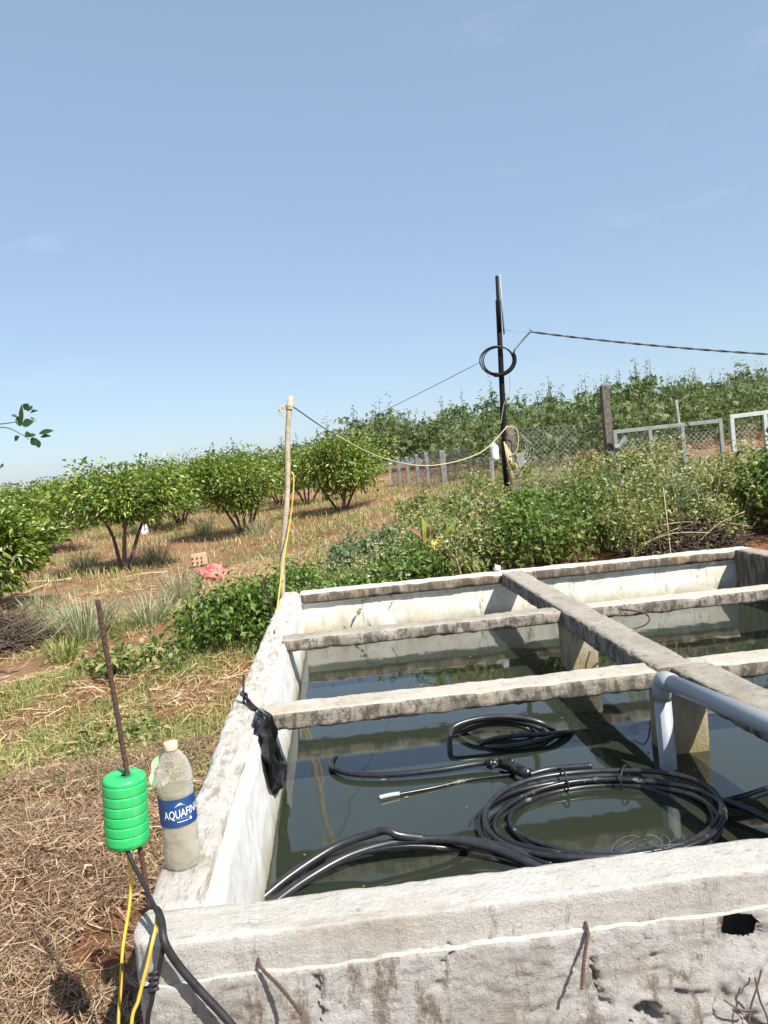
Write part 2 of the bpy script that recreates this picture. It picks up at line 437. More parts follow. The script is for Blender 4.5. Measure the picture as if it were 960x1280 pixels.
def ground_mat():
    mt, nt, bs = mat_new('red_earth_with_dry_litter')
    g = N(nt, 'ShaderNodeNewGeometry'); v = g.outputs['Position']
    c = mixc(nt, noise_fac(nt, v, 1.6, 0.35, 0.65, detail=8), (0.29, 0.125, 0.065), (0.34, 0.20, 0.12))
    c = mixc(nt, noise_fac(nt, v, 0.55, 0.47, 0.66, detail=9, rough=0.7, tomax=0.8), c, (0.40, 0.29, 0.16))
    c = mixc(nt, noise_fac(nt, v, 0.9, 0.52, 0.66, detail=9, rough=0.7, tomax=0.7), c, (0.20, 0.18, 0.075))
    c = mixc(nt, noise_fac(nt, v, 30, 0.5, 0.75, detail=5, tomax=0.6), c, (0.10, 0.06, 0.035))
    nt.links.new(c, bs.inputs['Base Color'])
    bs.inputs['Roughness'].default_value = 0.95; bs.inputs['Specular IOR Level'].default_value = 0.1
    bump(nt, bs, noise_fac(nt, v, 22, 0.2, 0.8, detail=9, rough=0.7), 0.9, 0.05)
    return mt
M['ground'] = ground_mat()
def water_mat():
    mt, nt, bs = mat_new('murky_water')
    g = N(nt, 'ShaderNodeNewGeometry'); v = g.outputs['Position']
    c = mixc(nt, noise_fac(nt, v, 1.3, 0.3, 0.7, detail=4), (0.020, 0.027, 0.018), (0.026, 0.031, 0.019))
    nt.links.new(c, bs.inputs['Base Color'])
    bs.inputs['Roughness'].default_value = 0.045; bs.inputs['IOR'].default_value = 1.68
    bump(nt, bs, noise_fac(nt, v, 3.0, 0.2, 0.8, detail=2), 0.022, 0.05)
    return mt
M['water'] = water_mat()

# ------------------------------------------------------------------ ground
KX = [-60, -18, -8, -3, -0.7, 1.3, 4, 22, 60]
KY = [-30, 2, 5.0, 6.3, 9, 16, 24, 40, 60]
KH = [[-.7, -.65, -.62, -.62, -.62, -.62, -.62, -.6, -.6],
      [-.7, -.64, -.62, -.60, -.60, -.62, -.5, -.3, -.2],
      [-.7, -.62, -.62, -.60, -.56, -.5, -.2, 0, 0],
      [-.7, -.62, -.61, -.58, -.42, -.12, -.05, .2, .3],
      [-.7, -.60, -.60, -.55, -.42, -.08, .08, .5, .6],
      [-.7, -.56, -.55, -.48, -.30, -.02, .22, .8, 1.0],
      [-.6, -.50, -.38, -.22, -.08, .06, .28, 1.0, 1.4],
      [-.6, -.40, -.02, .28, .42, .55, .72, 1.3, 2.0],
      [-.6, -.40, .05, .35, .55, .7, .9, 1.6, 2.4]]
KXa, KYa, KHa = np.array(KX, float), np.array(KY, float), np.array(KH)
def terrain0(x, y):
    x = np.asarray(x, float); y = np.asarray(y, float)
    xc = np.clip(x, KXa[0], KXa[-1] - 1e-6); yc = np.clip(y, KYa[0], KYa[-1] - 1e-6)
    i = np.clip(np.searchsorted(KXa, xc, 'right') - 1, 0, len(KXa) - 2)
    j = np.clip(np.searchsorted(KYa, yc, 'right') - 1, 0, len(KYa) - 2)
    u = (xc - KXa[i]) / (KXa[i + 1] - KXa[i]); v = (yc - KYa[j]) / (KYa[j + 1] - KYa[j])
    h = (KHa[j, i] * (1 - u) + KHa[j, i + 1] * u) * (1 - v) + (KHa[j + 1, i] * (1 - u) + KHa[j + 1, i + 1] * u) * v
    far = np.clip((y - 60) / 90, 0, 1) + np.clip((np.abs(x) - 60) / 90, 0, 1)
    return h - 2.2 * np.clip(far, 0, 1)
def terrain(x, y):
    x = np.asarray(x, float); y = np.asarray(y, float)
    near = np.clip(1 - (np.hypot(x, y) - 40) / 30, 0, 1)
    b = 0.035 * np.sin(2.1 * x + 1.3 * y) * np.sin(1.7 * y - 0.6 * x + 1) + 0.02 * np.sin(5.3 * x - 2.2 * y) * np.sin(4.1 * y + x)
    b = b + 0.09 * np.exp(-(((x + 1.35) / 0.55) ** 2 + ((y - 3.0) / 0.55) ** 2))       # straw heap
    h = terrain0(x, y) + b * near
    ins = (x > -0.46) & (x < 3.32) & (y > 1.63) & (y < 6.2)
    return np.where(ins, -0.80, h)
def tz(x, y): return float(terrain(x, y))

xs = np.unique(np.round(np.concatenate([[-2500, -800, -300, -150, -90, -60], np.arange(-45, -12, 1.5), np.arange(-12, -4, 0.4), np.arange(-4, -0.6, 0.09), [-0.5, -0.455], np.arange(-0.25, 3.3, 0.25), [3.315, 3.36],
     np.arange(3.6, 10, 0.3), np.arange(10, 45, 1.5), [60, 90, 150, 300, 800, 2500]]), 4))
ys = np.unique(np.round(np.concatenate([[-2500, -300, -60, -20, -8, -3, -1, 0, 0.7], np.arange(1.0, 1.6, 0.1), [1.61, 1.635], np.arange(1.75, 6.15, 0.1), [6.195, 6.24], np.arange(6.4, 12, 0.2), np.arange(12, 45, 0.8), np.arange(45, 70, 4), [90, 150, 300, 800, 2500]]), 4))
GX, GY = np.meshgrid(xs, ys)
GZ = terrain(GX, GY)
V = np.stack([GX.ravel(), GY.ravel(), GZ.ravel()], 1)
nx, ny = len(xs), len(ys)
I = (np.arange(ny - 1)[:, None] * nx + np.arange(nx - 1)[None, :]).ravel()
ground = bpy.data.objects.new('ground', np_mesh('ground', V, np.stack([I, I + 1, I + nx + 1, I + nx], 1), True))
link(ground, None, M['ground']); tag(ground, kind='structure')

# ------------------------------------------------------------------ concrete tank
def grid_box(name, xs, ys, zs, amp, seed, mats, parent, matfn=None, dispfn=None, bev=0.012, fine=1.0, cut=None):
    xs, ys, zs = [list(map(float, a)) for a in (xs, ys, zs)]
    idx = {}; verts = []; faces = []; fm = []
    def vid(i, j, k):
        key = (i, j, k)
        if key not in idx:
            idx[key] = len(verts); verts.append(key)
        return idx[key]
    nx, ny, nz = len(xs) - 1, len(ys) - 1, len(zs) - 1
    def put(q, n): faces.append([vid(*a) for a in q]); fm.append(n)
    for i in range(nx):
        for j in range(ny):
            put([(i, j, 0), (i, j + 1, 0), (i + 1, j + 1, 0), (i + 1, j, 0)], 'b')
            put([(i, j, nz), (i + 1, j, nz), (i + 1, j + 1, nz), (i, j + 1, nz)], 't')
        for k in range(nz):
            put([(i, 0, k), (i + 1, 0, k), (i + 1, 0, k + 1), (i, 0, k + 1)], 'f')
            put([(i, ny, k), (i, ny, k + 1), (i + 1, ny, k + 1), (i + 1, ny, k)], 'k')
    for j in range(ny):
        for k in range(nz):
            put([(0, j, k), (0, j, k + 1), (0, j + 1, k + 1), (0, j + 1, k)], 'l')
            put([(nx, j, k), (nx, j + 1, k), (nx, j + 1, k + 1), (nx, j, k + 1)], 'r')
    out = []
    off = Vector((seed * 3.7, seed * 1.9, seed * 5.1))
    for (i, j, k) in verts:
        p = Vector((xs[i], ys[j], zs[k])); nrm = Vector((0, 0, 0)); cnt = 0
        for a, n, ax in ((i, nx, 0), (j, ny, 1), (k, nz, 2)):
            if a == 0: nrm[ax] -= 1; cnt += 1
            elif a == n: nrm[ax] += 1; cnt += 1
        big = noise.noise(p * 2.2 + off)
        fin = noise.noise(p * 17 * fine + off) * 0.55 + noise.noise(p * 41 * fine + off) * 0.45
        d = amp * (0.7 * big + fin)
        q = p + nrm * (d * 0.8 / max(1, cnt ** 0.5))
        if cnt >= 2:
            chip = max(0.0, noise.noise(p * 9 + off * 2)) * 2.2 + 0.6
            q -= nrm * bev * chip * 0.6
        if dispfn: q = dispfn(p, q, nrm, cnt)
        out.append(q)
    if cut:                                # a broken hole: drop the skin there, the hollow behind stays dark
        keep = [not (n == 'f' and cut(sum((Vector((xs[verts[q][0]], ys[verts[q][1]], zs[verts[q][2]])) for q in fc), Vector()) / 4)) for fc, n in zip(faces, fm)]
        faces = [a for a, k in zip(faces, keep) if k]; fm = [a for a, k in zip(fm, keep) if k]
    me = bpy.data.meshes.new(name)
    me.from_pydata([tuple(v) for v in out], [], faces); me.update(); smooth(me)
    me.polygons.foreach_set('material_index', [matfn(n, xs, ys, zs) if matfn else 0 for n in fm])
    o = bpy.data.objects.new(name, me)
    link(o, parent, mats)
    return o
def lin(a, b, step):
    n = max(1, int(round(abs(b - a) / step)))
    return list(np.linspace(a, b, n + 1))

X0, X1, Y0, Y1 = -0.53, 3.36, 1.57, 6.27      # outer faces
TH = 0.15
tank = thing('concrete_tank', (1.4, 3.9, -0.62), 'weathered open concrete water tank divided by a grid of beams', 'water tank')
WL = -0.368                                    # water level

# front wall: cap band, ledge, rough lower face with a hole and mortar bulge
hole = PY(924, 1157, Y0 - 0.01); crev = PY(806, 1262, Y0)
def front_disp(p, q, nrm, cnt):
    x, z = p.x, p.z
    # rounded outer corner
    r = 0.085
    if p.x < X0 + r and p.y < Y0 + r:
        cx, cy = X0 + r, Y0 + r
        dx, dy = p.x - cx, p.y - cy
        mx = max(abs(dx), abs(dy)); ln = math.hypot(dx, dy)
        if ln > 1e-6:
            s = mx / ln
            q.x += dx * (s - 1); q.y += dy * (s - 1)
    if nrm.y < 0 and cnt == 1:
        low = 1.0 if p.z < LEDGE + 0.001 and p.y < Y0 - 0.005 else 0.0
        a = Vector((x * 30, z * 46, 1.7))
        q.y += low * 0.0035 * noise.noise(a) + low * 0.004 * noise.noise(Vector((x * 60, z * 75, 3.1)))
        q.y += 0.0022 * noise.noise(Vector((x * 5, z * 130, 2.2)))
        pit = noise.noise(Vector((x * 55, z * 90, 5.5)))
        q.y += low * 0.018 * max(0, pit - 0.30) + 0.006 * max(0, noise.noise(Vector((x * 24, z * 40, 7.7))) - 0.42)
        # broken edge of the hole
        if low:
            L_ = hole_level(p)
            if 0.72 < L_ < 1.35:
                q.x = hole.x + (x - hole.x) / L_; q.z = hole.z + (z - hole.z) / L_
                q.y += 0.006
        # cavity low on the face
        e = math.hypot((x - crev.x) / 0.036, (z - crev.z) / 0.022) + 0.8 * noise.noise(Vector((x * 34, z * 34, 2))) + 0.5 * noise.noise(Vector((x * 85, z * 85, 2)))
        if e < 1: q.y += 0.050 * min(1, (1 - e) * 3)
        # mortar bulge on the right, below the hole
        bx = min(1, max(0, (x - 0.60 - 0.25 * (z + 0.2)) / 0.05)) * min(1, max(0, (-0.15 - z) / 0.03))
        q.y -= bx * (0.020 + 0.022 * noise.noise(Vector((x * 11, z * 13, 4))) + 0.012 * noise.noise(Vector((x * 40, z * 40, 4))))
        # foot of the wall spreads
        fx = min(1, max(0, (-0.235 - z + 0.03 * noise.noise(Vector((x * 9, 0, 0)))) / 0.03))
        q.y -= fx * (0.008 + 0.012 * noise.noise(Vector((x * 16, z * 20, 6))))
        # thin cracks
        for (ax, az, bx2, bz2) in cracks:
            t = ((x - ax) * (bx2 - ax) + (z - az) * (bz2 - az)) / ((bx2 - ax) ** 2 + (bz2 - az) ** 2)
            if -0.02 < t < 1.02:
                wx = ax + t * (bx2 - ax) + 0.012 * noise.noise(Vector((t * 7, ax * 9, 0)))
                wz = az + t * (bz2 - az)
                dd = math.hypot(x - wx, z - wz)
                if dd < 0.008: q.y += 0.022 * (1 - dd / 0.008)
    if abs(p.z - LEDGE) < 0.001: q.z += 0.006 * noise.noise(Vector((x * 5, 1, 3))) + 0.004 * noise.noise(Vector((x * 22, 1, 3))); q.y += 0.006 * max(0, noise.noise(Vector((x * 9, 4, 3))))
    if nrm.z > 0 and cnt == 1:
        q.z -= 0.006 * max(0, noise.noise(Vector((x * 3, p.y * 26, 2)))) 
    return q
def crk(*pp):
    return [(a.x, a.z, b.x, b.z) for a, b in [(PY(*pp[i], Y0), PY(*pp[i + 1], Y0)) for i in range(len(pp) - 1)]]
cracks = crk((738, 1195), (748, 1248), (762, 1252)) + crk((397, 1218), (404, 1275)) + crk((560, 1180), (566, 1196)) + crk((905, 1245), (945, 1275))
fx = lin(X0, -0.42, 0.009) + lin(-0.42, 1.02, 0.0075)[1:] + lin(1.02, X1, 0.06)[1:]
fz = lin(-0.78, -0.40, 0.06) + lin(-0.40, 0.0, 0.0075)[1:]
LEDGE = -0.080
def hole_level(p):
    hx = (p.x - hole.x) / 0.040; hz = (p.z - hole.z + 0.30 * (p.x - hole.x)) / 0.029
    return max(1e-3, (abs(hx) ** 3.2 + abs(hz) ** 3.2) ** (1 / 3.2) + 0.50 * noise.noise(Vector((p.x * 45, p.z * 45, 9))) + 0.12 * noise.noise(Vector((p.x * 120, p.z * 120, 9))))
def in_hole(p): return hole_level(p) < 1
YL = Y0 - 0.010
grid_box('wall', fx, lin(YL, Y0 + TH - .01, 0.012), [z for z in fz if z < LEDGE - 0.004] + [LEDGE], 0.0035, 1, [M['face'], M['top'], M['white']], tank,
         lambda n, *a: 1 if n in 'tl' else (2 if n == 'k' else 0), front_disp, bev=0.004, cut=in_hole)
grid_box('coping', fx, lin(Y0 + 0.003, Y0 + TH - .012, 0.012), [-0.094] + lin(-0.086, 0.0, 0.0078), 0.0035, 14, [M['cap_face'], M['top'], M['white']], tank,
         lambda n, *a: 1 if n in 'tl' else (2 if n == 'k' else 0), front_disp, bev=0.007)
# left wall: worn rounded inner edge
def left_disp(p, q, nrm, cnt):
    r = 0.055
    if p.x > X0 + TH - r and p.z > -r:
        dx, dz = p.x - (X0 + TH - r), p.z + r
        mx, ln = max(abs(dx), abs(dz)), math.hypot(dx, dz)
        if ln > 1e-6:
            s = mx / ln
            q.x += dx * (s - 1) * 0.9; q.z += dz * (s - 1) * 0.9
    q.x += 0.014 * noise.noise(Vector((0, p.y * 1.1, 3))) * (1 if p.x < X0 + 0.02 else 0.6)
    if p.x > X0 + TH * 0.5 and p.z < -0.05: q.x += 0.03 * min(1, -p.z / 0.35)
    return q
grid_box('wall', lin(X0, X0 + TH, 0.015), lin(Y0 + TH - .012, Y1, 0.022), lin(-0.78, -0.42, 0.08) + lin(-0.42, 0, 0.022)[1:], 0.009, 2,
         [M['left_top'], M['white'], M['face']], tank, lambda n, *a: {'t': 0, 'r': 1}.get(n, 2), left_disp, bev=0.014)
# back and right walls with a proud rim
def rim_back(p, q, nrm, cnt):
    if nrm.y < 0 and p.z < -0.10: q.y += 0.025
    return q
YB = Y1 - TH
grid_box('wall', lin(X0 + TH, X1, 0.024), lin(YB, Y1, 0.03), lin(-0.78, -0.42, 0.09) + lin(-0.42, -0.11, 0.03)[1:] + [-0.096] + lin(-0.08, 0, 0.02), 0.010, 3,
         [M['top'], M['inner']], tank, lambda n, *a: 0 if n == 't' else 1, rim_back, bev=0.014)
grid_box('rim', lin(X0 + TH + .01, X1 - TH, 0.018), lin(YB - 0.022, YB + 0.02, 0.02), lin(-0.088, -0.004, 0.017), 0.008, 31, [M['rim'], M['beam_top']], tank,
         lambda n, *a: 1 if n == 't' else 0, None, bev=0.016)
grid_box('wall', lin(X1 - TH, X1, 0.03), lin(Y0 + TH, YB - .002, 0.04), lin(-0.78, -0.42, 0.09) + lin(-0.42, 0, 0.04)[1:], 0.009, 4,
         [M['grey_top'], M['rim']], tank, lambda n, *a: 0 if n == 't' else 1, None, bev=0.014)  # stained sides take the mould tone, with inner-face shade put into the colour
# cross beams
BXA, BXB = X0 + TH - 0.03, X1 - TH + 0.03
def ragged(amt):
    def f(p, q, nrm, cnt):
        if nrm.z < 0: q.z += amt * noise.noise(Vector((p.x * 13, p.y * 13, 1))) + 0.5 * amt * noise.noise(Vector((p.x * 37, p.y * 37, 1)))
        return q
    return f
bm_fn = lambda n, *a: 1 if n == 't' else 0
LX0, LX1 = 1.255, 1.435
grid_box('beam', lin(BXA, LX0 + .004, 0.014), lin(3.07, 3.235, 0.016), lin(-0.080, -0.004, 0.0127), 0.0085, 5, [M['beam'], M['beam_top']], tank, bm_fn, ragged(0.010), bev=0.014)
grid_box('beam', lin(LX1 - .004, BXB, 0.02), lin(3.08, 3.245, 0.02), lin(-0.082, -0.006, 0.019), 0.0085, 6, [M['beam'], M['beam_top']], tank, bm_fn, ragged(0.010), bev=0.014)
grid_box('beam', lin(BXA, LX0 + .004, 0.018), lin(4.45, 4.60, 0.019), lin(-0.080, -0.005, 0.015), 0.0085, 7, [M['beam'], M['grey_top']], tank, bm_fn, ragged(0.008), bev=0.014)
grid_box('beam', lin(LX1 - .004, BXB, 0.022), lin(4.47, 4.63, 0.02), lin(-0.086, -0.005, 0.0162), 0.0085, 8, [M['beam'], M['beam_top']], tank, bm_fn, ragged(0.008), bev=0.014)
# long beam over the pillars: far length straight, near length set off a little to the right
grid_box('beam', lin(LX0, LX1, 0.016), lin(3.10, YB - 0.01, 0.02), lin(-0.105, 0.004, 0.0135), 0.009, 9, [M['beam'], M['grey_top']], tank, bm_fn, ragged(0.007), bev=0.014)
def near_len(p, q, nrm, cnt):
    q = ragged(0.007)(p, q, nrm, cnt); q.x += 0.06 * (3.12 - p.y)
    return q
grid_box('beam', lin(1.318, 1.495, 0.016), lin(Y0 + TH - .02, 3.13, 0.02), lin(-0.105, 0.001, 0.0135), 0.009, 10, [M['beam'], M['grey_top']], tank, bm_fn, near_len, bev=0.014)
# pillars
for (yy, sd) in ((3.08, 11), (4.44, 12)):
    grid_box('pillar', lin(1.27, 1.46, 0.014), lin(yy, yy + 0.17, 0.017), lin(-0.78, -0.09, 0.016), 0.008, sd, [M['pillar']], tank, None, None, bev=0.014)
# iron bars cast into the concrete
def rebar(pts, r, mat=M['rust_tan'], parent=tank):
    mb = MB(); P = spline(pts, 14) if len(pts) > 2 else [Vector(pts[0]).lerp(Vector(pts[1]), t / 20) for t in range(21)]
    rr = [r * (1.0 + (0.22 if i % 2 else -0.06)) for i in range(len(P))]
    mb.tube(P, rr, 7)
    return mb.build('rebar', mat, parent)
a = PY(732, 1158, Y0); b = PY(727, 1237, Y0 - 0.07)
rebar([a + Vector((0, 0.03, 0.01)), a + Vector((0, -0.012, 0.0)), a.lerp(b, 0.5) + Vector((0, -0.004, 0)), b], 0.0034)
a = PY(326, 1203, Y0); b = PY(377, 1268, Y0 - 0.09)
rebar([a + Vector((-.005, 0.03, 0.012)), a + Vector((0, -0.012, 0)), a.lerp(b, 0.5), b], 0.0034)
rb0 = PZ(305, 880, 0.0)
bent = rebar([rb0 + Vector((0, 0, -0.05)), rb0, rb0 + Vector((0.004, 0, 0.06)), rb0 + Vector((0.012, 0, 0.125))], 0.0045, M['rust'])
rebar([PY(330, 725, 5.2), PY(336, 750, 5.25), PY(341, 772, 5.3), PZ(343, 792, 0.0), PZ(343, 794, -0.04)], 0.005, M['rust'])
# loose mortar and stones lying against the foot of the wall
st_root = None
def stone(name, c, rx, ry, rz, seed, mat, parent):
    bm = bmesh.new(); bmesh.ops.create_icosphere(bm, subdivisions=3, radius=1)
    for v in bm.verts:
        d = 1 + 0.35 * noise.noise(v.co * 1.3 + Vector((seed, 0, 0))) + 0.12 * noise.noise(v.co * 4 + Vector((seed, 3, 0)))
        v.co = Vector((v.co.x * rx * d, v.co.y * ry * d, max(-0.8, v.co.z) * rz * d))
    me = bpy.data.meshes.new(name); bm.to_mesh(me); bm.free(); smooth(me)
    o = bpy.data.objects.new(name, me); o.location = c; o.matrix_world = Matrix.Translation(c)
    return link(o, parent, mat)

# water
wx0, wx1, wy0, wy1 = X0 + TH - 0.06, X1 - TH + 0.05, Y0 + TH - 0.06, YB + 0.05
wb = MB()
wb.add([(wx0, wy0, -0.74), (wx1, wy0, -0.74), (wx1, wy1, -0.74), (wx0, wy1, -0.74), (wx0, wy0, WL), (wx1, wy0, WL), (wx1, wy1, WL), (wx0, wy1, WL)],
       [(3, 2, 1, 0), (4, 5, 6, 7), (0, 1, 5, 4), (1, 2, 6, 5), (2, 3, 7, 6), (3, 0, 4, 7)])
tag(wb.build('water', M['water'], None, sm=False), kind='structure')

fr = np.random.default_rng(77)
nfl = 150
fpx = np.stack([fr.uniform(wx0 + 0.1, wx1 - 0.1, nfl), fr.uniform(wy0 + 0.1, wy1 - 0.1, nfl) , np.full(nfl, WL + 0.0015)], 1)
fa = fr.uniform(0, 6.28, nfl); fl_ = fr.uniform(0.003, 0.011, nfl) * np.where(fr.random(nfl) < 0.1, 2.4, 1.0)
ex = np.stack([np.cos(fa), np.sin(fa), np.zeros(nfl)], 1) * fl_[:, None]; ey = np.stack([-np.sin(fa), np.cos(fa), np.zeros(nfl)], 1) * fl_[:, None] * 0.45
Vf = np.stack([fpx - ex, fpx - ey + np.array([0, 0, .001]), fpx + ex, fpx + ey + np.array([0, 0, .001])], 1).reshape(-1, 3)
Tf = (np.arange(nfl)[:, None] * 4 + np.array([0, 1, 2, 3]))
o = bpy.data.objects.new('floating_debris', np_mesh('floating_debris', Vf, Tf)); link(o, None, M['straw'])
tag(o, 'tiny leaf bits and specks floating on the tank water', 'debris', kind='stuff')

# ------------------------------------------------------------------ grey pipe
p0 = PZ(826, 848, 0.0); p1 = PZ(960, 905, 0.018)
dirp = (p1 - p0).normalized()
pend = p0 + dirp * ((p0.y - 1.52) / -dirp.y)
pipe = thing('water_pipe', (p0.x, p0.y, -0.62), 'grey plastic pipe standing in the water and running beside the long beam', 'pipe')
RP = 0.0335
MB().tube([(p0.x + .012, p0.y, -0.74), (p0.x, p0.y, -0.050)], RP, 28).build('riser', M['pvc'], pipe)
MB().tube([p0 + dirp * 0.05, pend], RP, 28).build('run', M['pvc'], pipe)
el = []
for k in range(11):
    t = k / 10 * math.pi / 2
    el.append(p0 + Vector((0, 0, -0.040)) * (1 - math.sin(t)) + dirp * 0.040 * (1 - math.cos(t)))
el = [el[0] + Vector((0, 0, -0.045))] + el + [el[-1] + dirp * 0.045]
MB().tube(el, 0.0372, 28).build('elbow', M['pvc'], pipe)

# ------------------------------------------------------------------ hoses
HZ = WL + 0.008
def px_path(pts, z=HZ, dz=None, n=10, closed=False):
    P = [PZ(*p[:2], z + (p[2] if len(p) > 2 else 0)) for p in pts]
    return spline(P, n, closed)
# big floating coil
coil = thing('hose_coil', PZ(745, 1012, WL), 'large flat coil of black hose floating in front compartment, smeared with dried mud', 'hose')
cc = Vector((0.80, 2.585, WL)); a_ax = Vector((0.405, -0.03, 0)); b_ax = Vector((0.03, 0.315, 0))
for t, (sa, dx, dy, dz, ph, mt) in enumerate([(1.00, -0.01, 0, 0.016, 0.0, 'dusty'), (1.05, -0.035, -0.012, 0.004, 1.3, 'hosem'), (0.95, 0.03, -0.014, 0.034, 2.1, 'dusty'), (0.885, 0.055, 0.010, 0.010, 3.0, 'hosem'), (0.83, 0.03, 0.02, 0.002, 5.0, 'dusty'), (1.0, 0.012, 0.008, 0.046, 0.6, 'hosem')]):
    pts = []
    for k in range(96):
        a = 2 * math.pi * k / 96
        w = 1 + 0.018 * math.sin(2 * a + ph) + 0.012 * math.sin(3 * a + 2 * ph)
        pts.append(cc + Vector((dx, dy, dz)) + (a_ax * math.cos(a) + b_ax * math.sin(a)) * sa * w + Vector((0, 0, 0.012 * math.sin(a * 1 + ph) + 0.006 * math.sin(3 * a + ph))))
    MB().tube(pts, 0.0102 if t != 1 else 0.0115, 10, closed=True).build('hose', M[mt], coil)
for a in (1.12, 1.72):
    d0 = a_ax * math.cos(a) + b_ax * math.sin(a)
    mid = cc + d0 * 0.985 + Vector((0, 0, 0.03)); n = d0.normalized()
    pts = [mid + n * 0.052 * math.cos(t) + Vector((0, 0, 0.045 * math.sin(t))) for t in np.linspace(0, 2 * math.pi, 14, endpoint=False)]
    MB().tube(pts, 0.004, 6, closed=True).build('tie', M['cable'], coil)
# tangle of thin wire on the near rim of the coil
mb = MB()
for k in range(9):
    c0 = PZ(795 + 8 * k - 20, 1062 - random.uniform(0, 6), WL + 0.05)
    r0 = random.uniform(0.02, 0.05); ph = random.uniform(0, 6)
    mb.tube([c0 + Vector((r0 * 1.6 * math.cos(ph + t), r0 * math.sin(ph + t) * 0.7, 0.025 * math.sin(t + k))) for t in np.linspace(0, random.uniform(2.5, 5), 12)], 0.0018, 5)
mb.build('loose_wire', M['wire'], coil)
# far half-sunk coil
coil2 = thing('hose_coil', PZ(632, 912, WL), 'half-sunken coil of black hose near middle beam, rising out of the water', 'hose')
for k, (pts, r, mt) in enumerate([
    ([(563, 945, -0.03), (562, 925, 0.03), (568, 908, 0.07), (600, 898, 0.085), (640, 896, 0.08), (675, 903, 0.05), (692, 914, 0.0), (690, 926, -0.05)], 0.0135, 'hosem'),
    ([(566, 915, 0.0), (590, 902, 0.055), (630, 900, 0.06), (664, 906, 0.04), (680, 916, 0.005), (680, 926, -0.05)], 0.0125, 'hosem'),
    ([(575, 916, -0.01), (600, 907, 0.03), (635, 905, 0.035), (660, 911, 0.02), (672, 920, -0.03)], 0.012, 'hosem'),
    ([(596, 935, -0.03), (610, 926, 0.012), (640, 920, 0.03), (675, 918, 0.03), (705, 916, 0.012), (722, 914, -0.02)], 0.012, 'hosem'),
    ([(602, 932, -0.02), (625, 934, 0.008), (660, 929, 0.016), (695, 920, 0.010), (716, 914, -0.02)], 0.012, 'dusty')]):
    P = px_path(pts, n=9)
    MB().tube(P, r, 10).build('hose', M[mt], coil2)
# hose with a coupling
h3 = thing('hose', PZ(520, 958, WL), 'black hose with thick coupling floating left of the large coil', 'hose')
MB().tube(px_path([(424, 945, -0.02), (415, 950, 0.0), (416, 960, 0.008), (440, 967, 0.012), (490, 968, 0.012), (550, 962, 0.014), (600, 954, 0.018), (625, 953, 0.02)]), 0.0125, 10).build('hose', M['hosem'], h3)
ca, cb = PZ(608, 955, HZ + 0.022), PZ(642, 952, HZ + 0.022)
seg = [ca.lerp(cb, t) for t in (0, .08, .10, .2, .22, .45, .47, .6, .62, .85, .87, 1)]
MB().tube(seg, [.018, .018, .024, .024, .020, .020, .024, .024, .020, .020, .024, .023], 14).build('coupling', M['dusty'], h3)
cd = PZ(662, 968, HZ + 0.03)
seg = [ca.lerp(cb, 0.5), ca.lerp(cb, 0.6).lerp(cd, 0.5), ca.lerp(cb, 0.6).lerp(cd, 0.55), cd]
MB().tube(seg, [.020, .020, .024, .023], 14).build('coupling', M['dusty'], h3)
MB().tube(px_path([(662, 968, 0.03), (690, 961, 0.035), (740, 957, 0.04)]), 0.0125, 10).build('hose', M['hosem'], h3)
h4 = thing('hose', PZ(545, 985, WL), 'thin pale hose end floating with a broken white tip', 'hose')
MB().tube(px_path([(497, 993, 0.0), (540, 985, -0.002), (585, 975, -0.002), (640, 968, 0.002)]), 0.0065, 8).build('hose', M['dusty'], h4)
MB().tube(px_path([(474, 997, 0.004), (486, 994, 0.004), (499, 992, 0.002)]), [0.005, 0.008] + [0.0085] * 19, 8).build('tip', M['frame_white'], h4)
# arching hoses at the front left
h5 = thing('hose', PZ(480, 1050, WL), 'black hose kinked upward beside the front wall, left strand', 'hose')
MB().tube(px_path([(322, 1128, -0.02), (365, 1093, 0.02), (420, 1058, 0.06), (465, 1042, 0.085), (484, 1038, 0.10), (500, 1044, 0.085), (545, 1049, 0.05), (600, 1053, 0.03), (650, 1066, 0.02), (690, 1080, 0.0)]), 0.0145, 12).build('hose', M['hosem'], h5)
h6 = thing('hose', PZ(520, 1062, WL), 'smooth arching black hose with pale worn streak along the front wall', 'hose')
MB().tube(px_path([(338, 1132, -0.02), (385, 1098, 0.02), (440, 1068, 0.05), (500, 1052, 0.06), (560, 1049, 0.055), (615, 1060, 0.04), (660, 1078, 0.02), (690, 1092, 0.0)]), 0.0145, 12).build('hose', M['hosem'], h6)
MB().tube(px_path([(408, 1078, 0.035), (440, 1068, 0.05), (500, 1058, 0.045), (560, 1060, 0.02), (585, 1064, -0.01)]), 0.011, 10).build('hose', M['dusty'], h6)
# hoses leaving on the right
h7 = thing('hose', PZ(930, 1010, WL), 'pair of black hoses leaving the large coil to the right', 'hose')
MB().tube(px_path([(895, 1003, 0.02), (925, 996, 0.03), (960, 985, 0.035), (1010, 970, 0.02), (1060, 965, -0.02)]), 0.0095, 10).build('hose', M['dusty'], h7)
MB().tube(px_path([(893, 1000, 0.025), (925, 1008, 0.03), (960, 1024, 0.025), (1010, 1052, 0.01), (1060, 1085, -0.02)]), 0.0135, 10).build('hose', M['hosem'], h7)

